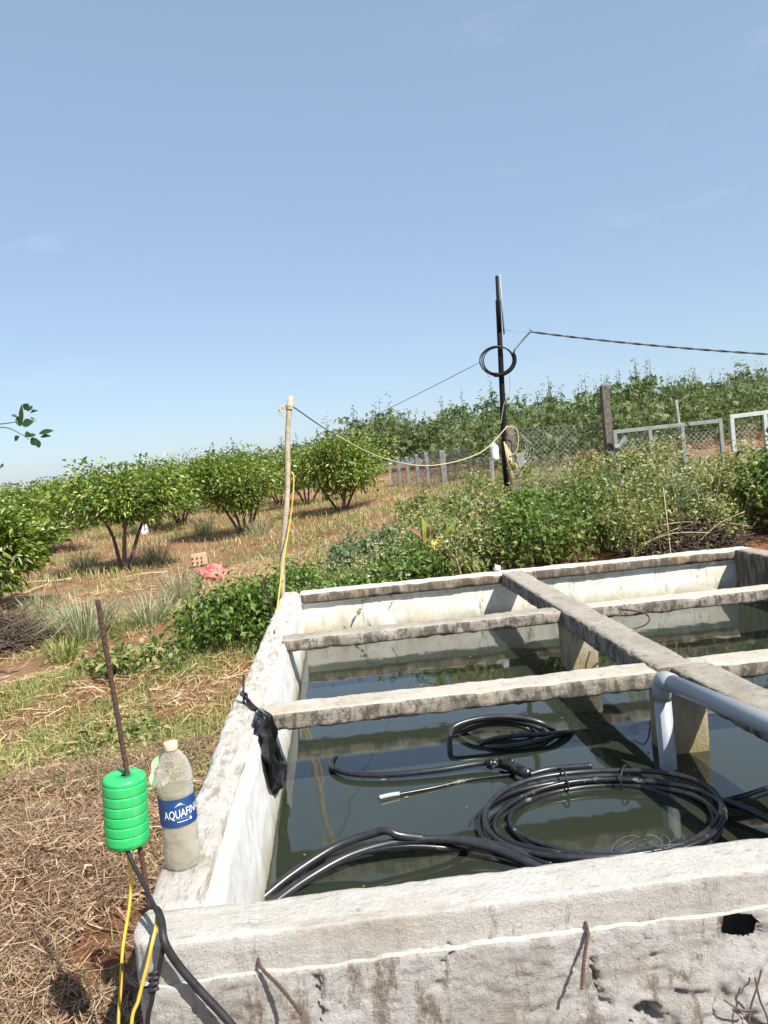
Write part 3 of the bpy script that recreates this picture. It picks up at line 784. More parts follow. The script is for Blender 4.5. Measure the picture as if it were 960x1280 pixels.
# ------------------------------------------------------------------ bottle
bp_ = PZ(230, 1082, 0.0); bz = 0.002
bottle = thing('water_bottle', (bp_.x, bp_.y, bz), 'plastic water bottle with blue wrapper standing on the tank wall corner', 'bottle')
RB = 0.0445
prof = [(0.030, 0.0), (0.038, 0.002), (0.043, 0.012), (RB, 0.030), (RB, 0.060), (0.0425, 0.068), (RB, 0.076), (RB, 0.105), (0.043, 0.112), (0.0432, 0.190), (RB, 0.196), (0.0425, 0.204), (RB, 0.212), (0.0445, 0.232), (0.0415, 0.250), (0.034, 0.270), (0.024, 0.286), (0.0155, 0.294), (0.0135, 0.298), (0.0135, 0.304)]
def petal(i, k):
    if i <= 2: return 1 - 0.10 * max(0, math.sin(5 * 2 * math.pi * k / 40)) * (1 - i * 0.3)
    return 1 + 0.006 * math.sin(k * 1.9 + i)
B = Vector((bp_.x, bp_.y, bz))
MB().lathe(prof, 40, B, wob=petal).build('body', M['clear'], bottle)
wprof = [(r - 0.0016, z + (0.0016 if z < 0.01 else 0)) for r, z in prof if z < 0.2] + [(0.0405, 0.1985)]
MB().lathe(wprof, 40, B, wob=petal).build('contents', M['cloudy'], bottle)
MB().lathe([(0.0165, 0.297), (0.0172, 0.299), (0.0172, 0.314), (0.016, 0.3165)], 28, B, wob=lambda i, k: 1 + 0.02 * (k % 2)).build('cap', M['cap'], bottle)
# printed wrapper: a sheet round the body
to_cam = math.atan2(-B.y, -B.x)                    # direction of the viewer seen from the bottle
RL = 0.0452; z0l, z1l = 0.117, 0.186
wr_ = MB(); segs = 72; v = []; f = []
for k in range(segs):
    a = 2 * math.pi * k / segs
    for z in (z0l, z1l): v.append(B + Vector((RL * math.cos(a), RL * math.sin(a), z)))
for k in range(segs):
    l = (k + 1) % segs; f.append((2 * k, 2 * l, 2 * l + 1, 2 * k + 1))
wr_.add(v, f).build('wrapper', M['labelb'], bottle)
wrapper = bottle.children[-1]
def bend(pts2, faces, name, mat, rot, zc, extra=0.0006):
    """lay a flat print round the wrapper"""
    vv = []
    for x, y in pts2:
        a = to_cam + rot + x / RL
        vv.append(B + Vector(((RL + extra) * math.cos(a), (RL + extra) * math.sin(a), zc + y)))
    return MB().add(vv, faces).build(name, mat, wrapper, sm=False)
def text_mesh(body, size):
    cu = bpy.data.curves.new('txt', 'FONT'); cu.body = body; cu.size = size; cu.align_x = 'CENTER'; cu.resolution_u = 3
    ob = bpy.data.objects.new('txt', cu); C.objects.link(ob)
    dg = bpy.context.evaluated_depsgraph_get()
    me = bpy.data.meshes.new_from_object(ob.evaluated_get(dg))
    bm = bmesh.new(); bm.from_mesh(me)
    bmesh.ops.subdivide_edges(bm, edges=[e for e in bm.edges if e.calc_length() > size * 0.3], cuts=2)
    bmesh.ops.triangulate(bm, faces=bm.faces)
    pts = [(v.co.x, v.co.y) for v in bm.verts]; fc = [tuple(v.index for v in p.verts) for p in bm.faces]
    bm.free(); bpy.data.meshes.remove(me); bpy.data.objects.remove(ob); bpy.data.curves.remove(cu)
    return pts, fc
tp, tf = text_mesh('AQUAFINA', 0.0235)
tp = [(x * 0.80, y * 1.25 + 0.06 * x) for x, y in tp]
bend(tp, tf, 'lettering', M['ink'], 0.26, 0.1405)
bend([(-0.013, 0), (-0.006, .006), (-0.003, .004), (0.002, .010), (0.008, .004), (0.014, 0)], [(0, 5, 4, 3, 2, 1)], 'emblem', M['inkblue'], 0.12, 0.167)
bend([(-0.006, .0055), (-0.003, .0038), (0.002, .0098), (0.005, .0065), (0.001, .0045)], [(0, 1, 4, 3, 2)], 'emblem', M['ink'], 0.12, 0.1673, 0.0011)
n = 14
bend([(-0.022 + 0.044 * i / n, y) for i in range(n + 1) for y in (0, 0.0006)], [(2 * i, 2 * i + 2, 2 * i + 3, 2 * i + 1) for i in range(n)], 'rule', M['inkblue'], 0.30, 0.1365)
bend([(-0.018 + 0.028 * i / n, y) for i in range(n + 1) for y in (0, 0.0016)], [(2 * i, 2 * i + 2, 2 * i + 3, 2 * i + 1) for i in range(0, n)], 'rule', M['ink'], 0.30, 0.1290)
bend([(0.0035 * math.cos(t), 0.0035 * math.sin(t)) for t in np.linspace(0, 6.283, 12, endpoint=False)], [tuple(range(12))], 'emblem', M['ink'], 0.66, 0.1315)
# pale green film caught behind the neck
fs = thing('plastic_strip', PZ(200, 1000, 0.0) * 1.0, 'pale green plastic strip hanging behind the bottle shoulder', 'strip')
q = [B + Vector((-0.013, 0.012, 0.295)), B + Vector((-0.036, 0.022, 0.275)), B + Vector((-0.056, 0.020, 0.240)), B + Vector((-0.057, 0.014, 0.205)), B + Vector((-0.068, 0.012, 0.196))]
mb = MB(); P = spline(q, 6); v = []; f = []
for i, p in enumerate(P):
    w = 0.006 + 0.004 * math.sin(i * 0.9)
    v += [p + Vector((-w, 0, 0.003)), p + Vector((w, 0.004, -0.002))]
for i in range(len(P) - 1): f.append((2 * i, 2 * i + 1, 2 * i + 3, 2 * i + 2))
mb.add(v, f)
for dx, dz in ((-0.016, 0.012), (0.012, -0.018), (-0.012, -0.014)):
    e = q[-1]; mb.add([e, e + Vector((dx, 0.002, dz)), e + Vector((dx * 0.6, -0.004, dz * 0.6 + 0.008))], [(0, 1, 2)])
fs.location = B; fs.matrix_world = Matrix.Translation(B)
mb.build('film', M['strip'], fs)

# ------------------------------------------------------------------ rod with green can
rod_b = PZ(188, 1134, 0.0); rod_t = PY(122, 750, rod_b.y + 0.02)
rod = thing('iron_rod', rod_b, 'rusty ribbed iron rod leaning up from the tank corner', 'rod')
P = [(rod_b + Vector((0.002, 0, -0.05))).lerp(rod_t, t / 90) for t in range(91)]
MB().tube(P, [0.0058 * (1 + (0.13 if i % 2 else -0.08)) for i in range(91)], 8).build('bar', M['rust'], rod)
axis = (rod_t - rod_b).normalized()
can_c = PY(159, 1053, rod_b.y + 0.01)
tpar = (can_c.z - rod_b.z) / axis.z
cb_ = PY(159.5, 1053, rod_b.y + 0.012)
can = thing('plastic_can', cb_, 'bright green ribbed plastic can upside down on the rusty rod', 'can')
cprof = [(0.045, 0.0)]
hb = 0.155; nb = 6
for k in range(nb):
    za = 0.006 + k * (hb - 0.02) / nb; zb = za + (hb - 0.02) / nb
    cprof += [(0.0464, za), (0.0464, za + 0.0012), (0.0478, za + 0.0022), (0.0480, za + 0.004), (0.0480, zb - 0.003), (0.0478, zb - 0.0010)]
cprof += [(0.0462, 0.1412), (0.0474, 0.1435), (0.0470, 0.149), (0.0448, 0.1535), (0.041, 0.1558), (0.030, 0.1568), (0.0075, 0.1560)]
mb = MB(); mb.lathe(cprof, 48, (0, 0, 0), capb=False, capt=False)
for i in range(48):                       # cut, toothed lower edge
    x, y, z = mb.v[i]; mb.v[i] = (x, y, z + 0.006 * ((i * 7) % 5) / 5 - 0.002)
rotm = Vector((0, 0, 1)).rotation_difference(Vector((0.062, 0.0, 1)).normalized()).to_matrix()
mb.v = [tuple(rotm @ Vector(p) * 1.01 + cb_) for p in mb.v]
o = mb.build('shell', M['green'], can)
sd = o.modifiers.new('solid', 'SOLIDIFY'); sd.thickness = 0.0015; sd.offset = -1

# cables tied at the corner
def corner_pt(px, py, off=0.0):        # on a plane just in front of the rounded corner
    return PY(px, py, Y0 - 0.012 - off)
cab = thing('cable', rod_b + Vector((0, -0.05, -0.1)), 'thick black cable running down from the green can across the tank corner', 'cable')
P = spline([cb_ + Vector((-0.01, -0.01, 0.04)), PY(163, 1072, 1.70), PY(182, 1110, 1.64), PY(200, 1150, 1.57), PY(206, 1178, 1.535), PY(222, 1205, 1.535), PY(250, 1238, 1.53), PY(290, 1282, 1.52), PY(330, 1340, 1.51), PY(345, 1420, 1.50), Vector((-0.27, 1.46, -0.55)), Vector((-0.20, 1.40, -0.605))], 8)
MB().tube(P, [0.0048 if i < 22 else min(0.0085, 0.0048 + (i - 22) * 0.0007) for i in range(len(P))], 10).build('sheath', M['cable'], cab)
cab2 = thing('cable', rod_b + Vector((0, -0.05, -0.1)), 'thin black cable looped and tied round the tank corner', 'cable')
P = spline([PY(178, 1140, 1.71), PY(188, 1134, 1.66), PY(199, 1138, 1.60), PY(205, 1160, 1.56), PY(203, 1190, 1.54), PY(196, 1225, 1.535), PY(190, 1250, 1.535), PY(186, 1300, 1.53), Vector((-0.47, 1.52, -0.45)), Vector((-0.50, 1.47, -0.605))], 8)
MB().tube(P, 0.005, 8).build('sheath', M['cable'], cab2)
P = spline([PY(152, 1205, 1.66), PY(158, 1222, 1.60), PY(172, 1234, 1.56), PY(190, 1232, 1.54), PY(197, 1222, 1.54), PY(192, 1235, 1.53)], 7)
MB().tube(P, 0.003, 6).build('tie', M['cable'], cab2)
for k in range(4):
    MB().tube([PY(186, 1240 - k * 7, 1.528), PY(198, 1235 - k * 7, 1.528)], 0.0042, 6).build('knot', M['cable'], cab2)
yc = thing('cord', rod_b + Vector((-0.03, 0, -0.1)), 'yellow cord hanging from the green can down outside the tank corner', 'cord')
P = spline([cb_ + Vector((0.002, -0.01, 0.05)), PY(161, 1075, 1.715), PY(164, 1098, 1.71), PY(162, 1130, 1.70), PY(159, 1150, 1.69), PY(153, 1190, 1.67), PY(151, 1235, 1.66), PY(148, 1285, 1.65), Vector((-0.60, 1.64, -0.4)), Vector((-0.62, 1.63, -0.605))], 8)
MB().tube(P, 0.0036, 8).build('strand', M['yellow'], yc)
yc2 = thing('cord', rod_b + Vector((0.0, -0.05, -0.1)), 'yellow cord passing over the rounded tank corner beside the black cable', 'cord')
P = spline([PY(196, 1146, 1.63), PY(195, 1158, 1.575), PY(190, 1180, 1.545), PY(183, 1210, 1.54), PY(173, 1250, 1.535), PY(164, 1290, 1.53), Vector((-0.54, 1.52, -0.4)), Vector((-0.56, 1.48, -0.605))], 8)
MB().tube(P, 0.0038, 8).build('strand', M['yellow'], yc2)

# ------------------------------------------------------------------ torn black bag on the iron bar
bagr = rb0 + Vector((0, 0, 0.012))
bag = thing('plastic_bag', bagr, 'torn black plastic bag tied to the iron bar, hanging inside the tank', 'bag')
def PXp(px, py, x):                   # pixel on an upright plane parallel to the side walls
    d = ray(px, py)
    return Vector(CAM + x / d[0] * d)
mb = MB()
kn = [bagr + Vector((0, 0, 0.035)), bagr + Vector((0.012, 0.008, 0.028)), bagr + Vector((0.014, -0.012, 0.02)), PZ(312, 879, 0.012), PZ(319, 886, 0.010)]
mb.tube(spline(kn, 6), [0.005] * 8 + [0.008] * 8 + [0.011] * 9, 7)
mb.tube(spline([bagr + Vector((0, 0, 0.045)), bagr + Vector((-0.008, -0.01, 0.035)), bagr + Vector((0.006, -0.008, 0.02)), bagr + Vector((0.0, 0.008, 0.03))], 5), 0.0045, 6)
mb.build('knot', M['bag'], bag)
v, f = [], []
rows, cols = 34, 26
left_e = spline([PZ(317, 884, 0.016), PXp(322, 893, -0.378), PXp(325, 915, -0.370), PXp(327, 945, -0.364), PXp(332, 972, -0.360), PXp(340, 985, -0.357)], 8)
right_e = spline([PZ(321, 886, 0.016), PXp(330, 892, -0.374), PXp(337, 912, -0.366), PXp(345, 935, -0.360), PXp(353, 956, -0.356), PXp(346, 980, -0.355)], 8)
for i in range(rows):
    t = i / (rows - 1); k = min(len(left_e) - 1, int(t * (len(left_e) - 1)))
    for j in range(cols):
        u = j / (cols - 1)
        p = left_e[k].lerp(right_e[k], u)
        p = p + Vector((0.016 * math.sin(u * 17 + 2.0 * t) * min(1, t * 4) + 0.02 * noise.noise(Vector((u * 7, t * 9, 3))) * min(1, t * 4) + 0.01, 0, 0))
        p.z += 0.022 * noise.noise(Vector((u * 6, t * 2, 9))) * t + (-0.03 * abs(math.sin(u * 9)) if i > rows - 6 else 0) * (i - rows + 6) / 5
        p += Vector((0.006 * noise.noise(Vector((u * 18, t * 14, 1))), 0, 0)) * min(1, t * 5)
        v.append(tuple(p))
for i in range(rows - 1):
    for j in range(cols - 1):
        f.append((i * cols + j, i * cols + j + 1, (i + 1) * cols + j + 1, (i + 1) * cols + j))
mb = MB(); mb.add(v, f); o = mb.build('film', M['bag'], bag)
sd = o.modifiers.new('solid', 'SOLIDIFY'); sd.thickness = 0.002

# ------------------------------------------------------------------ wooden pole with yellow cord behind the corner
PYD = 6.5
pt, pm = PY(363, 495, PYD), PY(356, 660, PYD)
pdir = (pt - pm).normalized()
pbz = tz(pm.x - 0.05, PYD) - 0.1
pb = pm - pdir * ((pm.z - pbz) / pdir.z)
wpole = thing('wooden_pole', (pb.x, pb.y, tz(pb.x, pb.y)), 'pale bare wooden pole standing behind the tank corner', 'pole')
pts = [pb.lerp(pt, t / 16) + Vector((0.010 * math.sin(t * 0.8), 0.006 * math.cos(t * 1.1), 0)) for t in range(17)]
MB().tube(pts, [0.025 - 0.003 * t / 16 + 0.002 * math.sin(t * 1.7) for t in range(17)], 10).build('shaft', M['wood'], wpole)
tie_c = PY(362, 509, PYD)
mb = MB()
for k in range(4):
    mb.tube([tie_c + Vector((0.030 * math.cos(a), 0.030 * math.sin(a), 0.01 * (k - 1.5) + 0.004 * math.sin(2 * a))) for a in np.linspace(0, 2 * math.pi, 12, endpoint=False)], 0.005, 6, closed=True)
for k in range(5):
    mb.tube(spline([tie_c + Vector((-0.03, -0.02, 0)), tie_c + Vector((-0.06 - 0.01 * k, -0.03, 0.015 - 0.012 * k)), tie_c + Vector((-0.085 + 0.008 * k, -0.04, -0.02 - 0.015 * k))], 4), 0.004, 5)
mb.build('lashing', M['cream_cable'], wpole)
ycd = thing('cord', PZ(349, 757, 0.0), 'yellow cord hanging down the wooden pole to the tank corner', 'cord')
P = spline([PY(364, 590, PYD - 0.025), PY(367, 596, PYD - 0.04), PY(366, 622, PYD - 0.05), PY(362, 655, PYD - 0.06), PY(356, 690, 6.35), PY(351, 725, 6.2), PZ(347, 757, 0.015), PZ(346, 765, -0.01)], 8)
MB().tube(P, 0.0062, 7).build('strand', M['yellow'], ycd)

# ------------------------------------------------------------------ utility pole
UY = 11.0
ut, ub = PY(621, 345, UY), PY(631, 560, UY)
ug = tz(ub.x, UY)
upole = thing('utility_pole', (ub.x + 0.12, UY, ug), 'tall thin black pole lashed to a stump, carrying a ring of cable', 'utility pole')
d = (ut - ub).normalized(); ubb = ub - d * ((ub.z - ug + 0.2) / d.z)
mb = MB(); mb.tube([ubb, ub, ub.lerp(ut, 0.5), ub.lerp(ut, 0.86)], [0.045, 0.043, 0.039, 0.037], 10); mb.build('mast', M['blackpole'], upole)
mb = MB(); mb.tube([ub.lerp(ut, 0.68) + Vector((0, -0.03, 0)), ut], [0.028, 0.024], 8); mb.build('mast_top', M['blackpole'], upole)
mb = MB(); mb.tube([ub.lerp(ut, 0.66) + Vector((0.06, -0.03, 0)), ut + Vector((0.045, 0, 0.03))], 0.012, 6); mb.build('rod', M['galv'], upole)
sa, sb = PY(643, 640, UY + 0.05), PY(633, 532, UY + 0.05)
sa.z = ug - 0.1
pts = [sa.lerp(sb, t / 12) + Vector((0.02 * math.sin(t * 1.3), 0, 0)) for t in range(13)]
MB().tube(pts, [0.135 - 0.035 * (t / 12) + 0.012 * math.sin(t * 2.1) for t in range(13)], 11).build('stump', M['old_wood'], upole)
mb = MB()
for k in range(5):
    a = PY(630 + k * 2, 552 + 3 * k, UY - 0.14); b = PY(640 + k * 0.8, 606, UY - 0.15)
    mb.tube([a, a.lerp(b, .5) + Vector((0.01 * (k % 2), 0, 0)), b], 0.010 + 0.003 * (k % 2), 6)
mb.build('splint', M['bamboo'], upole)
# ring of cable on the mast
rc = (PY(621, 451, UY - 0.06)); RX, RZ = 0.245, 0.205
mb = MB()
for k in range(3):
    mb.tube([rc + Vector(((RX - 0.012 * k) * math.cos(a) + 0.01 * k, 0.02 * math.sin(3 * a + k) - 0.012 * k, (RZ - 0.010 * k) * math.sin(a))) for a in np.linspace(0, 2 * math.pi, 40, endpoint=False)], 0.0095, 6, closed=True)
mb.build('cable_ring', M['cable'], upole)
mb = MB(); mb.tube([rc + Vector((RX * math.cos(a), -0.05, RZ * math.sin(a))) for a in np.linspace(-1.85, 0.42, 26)], 0.032, 9); mb.build('sleeve', M['blackpole'], upole)
# white jug
jc = PY(619, 575, UY - 0.10)
jug = thing('plastic_jug', jc, 'small white plastic jug hung on the utility pole stump', 'jug')
MB().lathe([(0.050, 0), (0.058, 0.008), (0.060, 0.03), (0.060, 0.17), (0.052, 0.20), (0.028, 0.222), (0.022, 0.226), (0.022, 0.245)], 20, jc).build('body', M['jug'], jug)
MB().tube(spline([jc + Vector((0, 0, 0.24)), jc + Vector((0.06, 0.02, 0.30)), jc + Vector((0.13, 0.06, 0.33))], 6), 0.006, 6).build('hanger', M['wire'], jug)
# concrete post beside the stump
def conc_post(px, ptop, y, w, label, mat=M['post'], lean=0.0, name='fence_post', cat='post', group=None):
    t_ = PY(px, ptop, y); g = tz(t_.x, y)
    o = thing(name, (t_.x, y, g), label, cat, group)
    v0 = Vector((t_.x + lean, y, g - 0.15)); v1 = t_
    n = 6
    mb = MB(); v = []; f = []
    for i in range(n + 1):
        c = v0.lerp(v1, i / n)
        for sx, sy in ((-1, -1), (1, -1), (1, 1), (-1, 1)):
            v.append(c + Vector((sx * w / 2 + random.uniform(-.004, .004), sy * w / 2 + random.uniform(-.004, .004), 0)))
    for i in range(n):
        for k in range(4):
            l = (k + 1) % 4; f.append((4 * i + k, 4 * i + l, 4 * i + 4 + l, 4 * i + 4 + k))
    f.append((3, 2, 1, 0)); f.append(tuple(4 * n + k for k in range(4)))
    mb.add(v, f); mb.build('shaft', mat, o, sm=False, bevel=0.006)
    return o, v1
conc_post(649, 566, UY + 0.25, 0.12, 'grey concrete post standing right behind the utility pole stump')
conc_post(755, 482, 10.6, 0.105, 'tall rough dark wooden post left of the grey gate frame', M['old_wood'], lean=0.02, name='wooden_post')
t_ = PY(845, 500, 14); tp_ = thing('thin_stake', (t_.x + 0.08, 14, tz(t_.x, 14)), 'thin grey stake rising behind the grey gate frame', 'stake')
MB().tube([(t_.x + 0.10, 14, tz(t_.x, 14) - 0.1), (t_.x + 0.05, 14, 0.8), t_], [0.035, 0.032, 0.028], 7).build('shaft', M['post'], tp_)

# cables in the air
def sag(a, b, s, n=24):
    return [a.lerp(b, t / n) - Vector((0, 0, s * 4 * (t / n) * (1 - t / n))) for t in range(n + 1)]
k0 = PY(665, 415, UY)
far_end = PY(960, 433, 9.6); far_end = k0 + (far_end - k0) * 1.9
pw = thing('power_cable', k0, 'twisted dark power cable running from the pole to the right', 'cable')
MB().tube([rc + Vector((RX, 0, 0.09))] + spline([rc + Vector((RX + 0.03, 0, 0.14)), k0 + Vector((-0.16, 0, -0.12)), k0 + Vector((-0.04, 0, -0.01)), k0], 5), 0.012, 7).build('tail', M['wire'], pw)
P = sag(k0, far_end, 0.10, 60)
mb = MB()
for s_ in (0, math.pi):
    mb.tube([p + Vector((0, 0.008 * math.cos(i * 1.4 + s_), 0.008 * math.sin(i * 1.4 + s_))) for i, p in enumerate(P)], 0.0085, 6)
mb.build('span', M['wire'], pw)
mb = MB(); mb.tube([ub.lerp(ut, 0.69), k0], 0.004, 5); mb.build('stay', M['galv'], pw)
mb = MB()
for k in range(4): mb.tube([k0 + Vector((-0.02, 0, 0)), k0 + Vector((0.02 * k - 0.03, 0, 0.06 - 0.02 * k))], 0.005, 5)
mb.build('frayed_end', M['wire'], pw)
sp = thing('wire', PY(597, 450, UY), 'thin wire slanting from the cable ring down behind the orange trees', 'wire')
MB().tube(sag(rc + Vector((-RX, 0, 0)), PY(330, 582, 17.6), 0.05), 0.0058, 6).build('strand', M['galv'], sp)
yl = thing('cable', PY(500, 575, 8.7), 'pale yellow cable sagging between wooden pole and utility pole', 'cable')
a = tie_c + Vector((0.03, -0.01, 0)); b = PY(634, 533, UY - 0.16)
c1 = PY(420, 544, 7.6); c2 = PY(480, 573, 8.8); c3 = PY(540, 582, 9.6); c4 = PY(600, 566, 10.5)
P = spline([a, c1, c2, c3, c4, b], 8)
MB().tube(P[:9], 0.0055, 6).build('wire_end', M['wire'], yl)
MB().tube(P[8:], 0.0075, 7).build('strand', M['cream_cable'], yl)
MB().tube(spline([b, PY(645, 536, UY - 0.17), PY(648, 550, UY - 0.17), PY(645, 565, UY - 0.17), PY(637, 570, UY - 0.16)], 6), 0.007, 6).build('loop', M['cream_cable'], yl)
gl = thing('wire_loop', PY(652, 560, UY - 0.2), 'loose grey wire loops beside the utility pole stump', 'wire')
mb = MB()
for k in range(4):
    c0 = PY(649 + 2 * k, 556 + 3 * k, UY - 0.18)
    mb.tube([c0 + Vector((0.13 * math.cos(a) * (0.7 + 0.12 * k), 0.03 * math.sin(a * 2 + k), 0.17 * math.sin(a))) for a in np.linspace(-2.4 + 0.2 * k, 1.5, 18)], 0.0042, 5)
mb.tube(spline([PY(637, 470, UY - 0.04), PY(637, 490, UY - 0.04), PY(630, 505, UY - 0.05), PY(626, 530, UY - 0.1)], 6), 0.0045, 5)
mb.build('strand', M['galv'], gl)

# ------------------------------------------------------------------ fences
def chain(mb, a, b, ha, hb, pitch=0.075, w=0.0042):
    """diamond wire netting between two upright lines"""
    a, b = Vector(a), Vector(b); L = (b - a).length; u = (b - a) / L; H = max(ha, hb); off = u.cross(Vector((0, 0, 1))) * w
    def pt(s, h): return a + u * s + Vector((0, 0, h))
    k = -H
    while k < L:
        for sgn in (1, -1):
            s0, s1 = (k, k + H); h0, h1 = (0, H) if sgn == 1 else (H, 0)
            t0 = max(0, -s0 / H); t1 = min(1, (L - s0) / H)
            if t1 > t0:
                p, q = pt(s0 + H * t0, h0 + (h1 - h0) * t0), pt(s0 + H * t1, h0 + (h1 - h0) * t1)
                dv = Vector((0, 0, w / 2)) + u * (-sgn * w / 2)
                mb.add([p - dv, q - dv, q + dv, p + dv], [(0, 1, 2, 3)])
        k += pitch
    for h in (0.02, H * 0.5, H - 0.01):
        mb.tube([pt(0, h), pt(L, h)], w * 0.6, 4)
frow = [(486, 573, 27.5), (497, 571, 26.6), (508, 571, 25.8), (520, 568, 25.0), (532, 566, 24.2), (552, 563, 22.6), (587, 570, 20.5), (613, 572, 18.4)]
tops = []
fl = ['farthest leftmost post of the far wire fence', 'second post from the left end of the far wire fence', 'third post from the left end of the far wire fence', 'fourth post from the left end of the far wire fence',
      'fifth post from the left end of the far wire fence', 'thick pale post in the middle of the far wire fence', 'thin dark post of the far wire fence, right of the thick pale one', 'nearest post of the far wire fence beside the white jug']
for i, (px, py, yy) in enumerate(frow):
    o, t_ = conc_post(px, py, yy, 0.11 if i not in (5, 6) else (0.17 if i == 5 else 0.08), fl[i], M['post'] if i != 6 else M['old_wood'], group='far fence posts')
    tops.append(t_)
net = thing('wire_fence', (tops[4].x, tops[4].y, tz(tops[4].x, tops[4].y)), 'grey wire netting stretched along the far row of posts', 'fence')
for i in range(len(tops) - 1):
    a, b = tops[i], tops[i + 1]
    mb = MB(); ga, gb = tz(a.x, a.y), tz(b.x, b.y)
    H = max(a.z - ga, b.z - gb) - 0.05
    chain(mb, (a.x, a.y - 0.14, ga), (b.x, b.y - 0.14, gb), H, H, 0.085, 0.010)
    mb.build('netting', M['galv'], net, sm=False)
net2 = thing('wire_fence', PY(700, 600, 11.2), 'grey wire netting between utility pole and tall dark post', 'fence')
a, b = PY(650, 535, 11.3), PY(757, 545, 10.75)
mb = MB(); chain(mb, (a.x, a.y, a.z - 1.2), (b.x, b.y, a.z - 1.25), 1.2, 1.2, 0.075, 0.0032); mb.build('netting', M['galv'], net2, sm=False)

def gate(tl, tr, posts, y, mat, w, label, extra_r=0.0):
    A, Bp = PY(*tl, y), PY(*tr, y - extra_r)
    g = tz((A.x + Bp.x) / 2, y)
    o = thing('gate_frame', ((A.x + Bp.x) / 2, y, g), label, 'frame')
    u = (Bp - A)
    MB().bar(A - u.normalized() * w / 2, Bp + u.normalized() * w / 2, w * 0.8, w).build('rail', mat, o, sm=False, bevel=0.004)
    for s in posts:
        p = A + u * s - Vector((0, 0, w / 2 + 0.001)); gg = tz(p.x, p.y) - 0.05
        MB().bar(p, (p.x + 0.02, p.y, gg), w, w * 0.8, up=(0, 1, 0)).build('upright', mat, o, sm=False, bevel=0.004)
    mb = MB(); chain(mb, (A.x, A.y + 0.05, A.z - 0.85), (Bp.x, Bp.y + 0.05, A.z - 0.85), 0.8, 0.8, 0.07, 0.003)
    mb.build('netting', M['galv'], o, sm=False)
    return o, A, Bp
g1, A, Bp = gate((768, 540), (900, 526), (0, 0.33, 0.635, 1.0), 10.4, M['frame'], 0.052, 'grey steel gate frame with four uprights in the tall weeds')
brk = PY(776, 552, 10.33)
MB().bar(brk + Vector((-0.05, 0, -0.08)), brk + Vector((0.07, 0, 0.06)), 0.03, 0.05).build('bracket', M['frame'], g1, sm=False)
gate((914, 521), (1010, 509), (0, 0.43, 1.0), 9.8, M['frame_white'], 0.054, 'whiter steel gate frame at the right edge of the weeds')

# ------------------------------------------------------------------ vegetation builders
def unit(a):
    return a / np.maximum(np.linalg.norm(a, axis=-1, keepdims=True), 1e-9)
def rand_dir(n, up=0.0):
    v = rng.normal(size=(n, 3)); v[:, 2] += up
    return unit(v)
def leaf_geo(pos, d, L, W, droop=0.25, fold=0.18, nrm=None):
    """diamond leaves folded along the midrib: 4 vertices, 2 triangles each"""
    n = len(pos); d = unit(d)
    if nrm is None:
        nrm = rng.normal(size=(n, 3)) * 0.6 + np.array([0, 0, 1.0])
    s = unit(np.cross(d, nrm)); up = unit(np.cross(s, d))
    L = np.broadcast_to(np.asarray(L, float), (n,))[:, None]; W = np.broadcast_to(np.asarray(W, float), (n,))[:, None]
    tip = pos + d * L - np.array([0, 0, 1.0]) * droop * L
    mid = pos + d * L * 0.45
    l = mid + s * W / 2 + up * fold * W; r = mid - s * W / 2 + up * fold * W
    V = np.stack([pos, l, tip, r], 1).reshape(-1, 3)
    b = np.arange(n)[:, None] * 4
    T = np.concatenate([b + np.array([0, 2, 1]), b + np.array([0, 3, 2])], 1).reshape(-1, 3)
    return V, T
def blade_geo(pos, h, w, lean, az, curl=0.5):
    """grass blades: 5 vertices, 3 triangles"""
    n = len(pos)
    dx = np.stack([np.cos(az), np.sin(az), np.zeros(n)], 1); sd = np.stack([-np.sin(az), np.cos(az), np.zeros(n)], 1)
    a = rng.uniform(0, math.pi, n); sd = unit(sd * np.cos(a)[:, None] + dx * np.sin(a)[:, None] * 0.6)
    h = h[:, None]; w = w[:, None]; lean = lean[:, None]; z = np.array([0, 0, 1.0])
    m_ = pos + z * h * 0.6 + dx * h * lean * 0.35
    t_ = pos + z * h * (1 - curl * lean * 0.6) + dx * h * lean
    V = np.stack([pos - sd * w / 2, pos + sd * w / 2, m_ + sd * w * 0.4, m_ - sd * w * 0.4, t_], 1).reshape(-1, 3)
    b = np.arange(n)[:, None] * 5
    T = np.concatenate([b + np.array([0, 1, 2]), b + np.array([0, 2, 3]), b + np.array([3, 2, 4])], 1).reshape(-1, 3)
    return V, T
def join(geos):
    Vs, Ts, k = [], [], 0
    for V, T in geos:
        Vs.append(V); Ts.append(T + k); k += len(V)
    return np.concatenate(Vs), np.concatenate(Ts)
def add_np(name, geo, mat, parent=None, kind=None):
    V, T = geo
    o = bpy.data.objects.new(name, np_mesh(name, V, T)); link(o, parent, mat)
    if kind: o['kind'] = kind
    return o

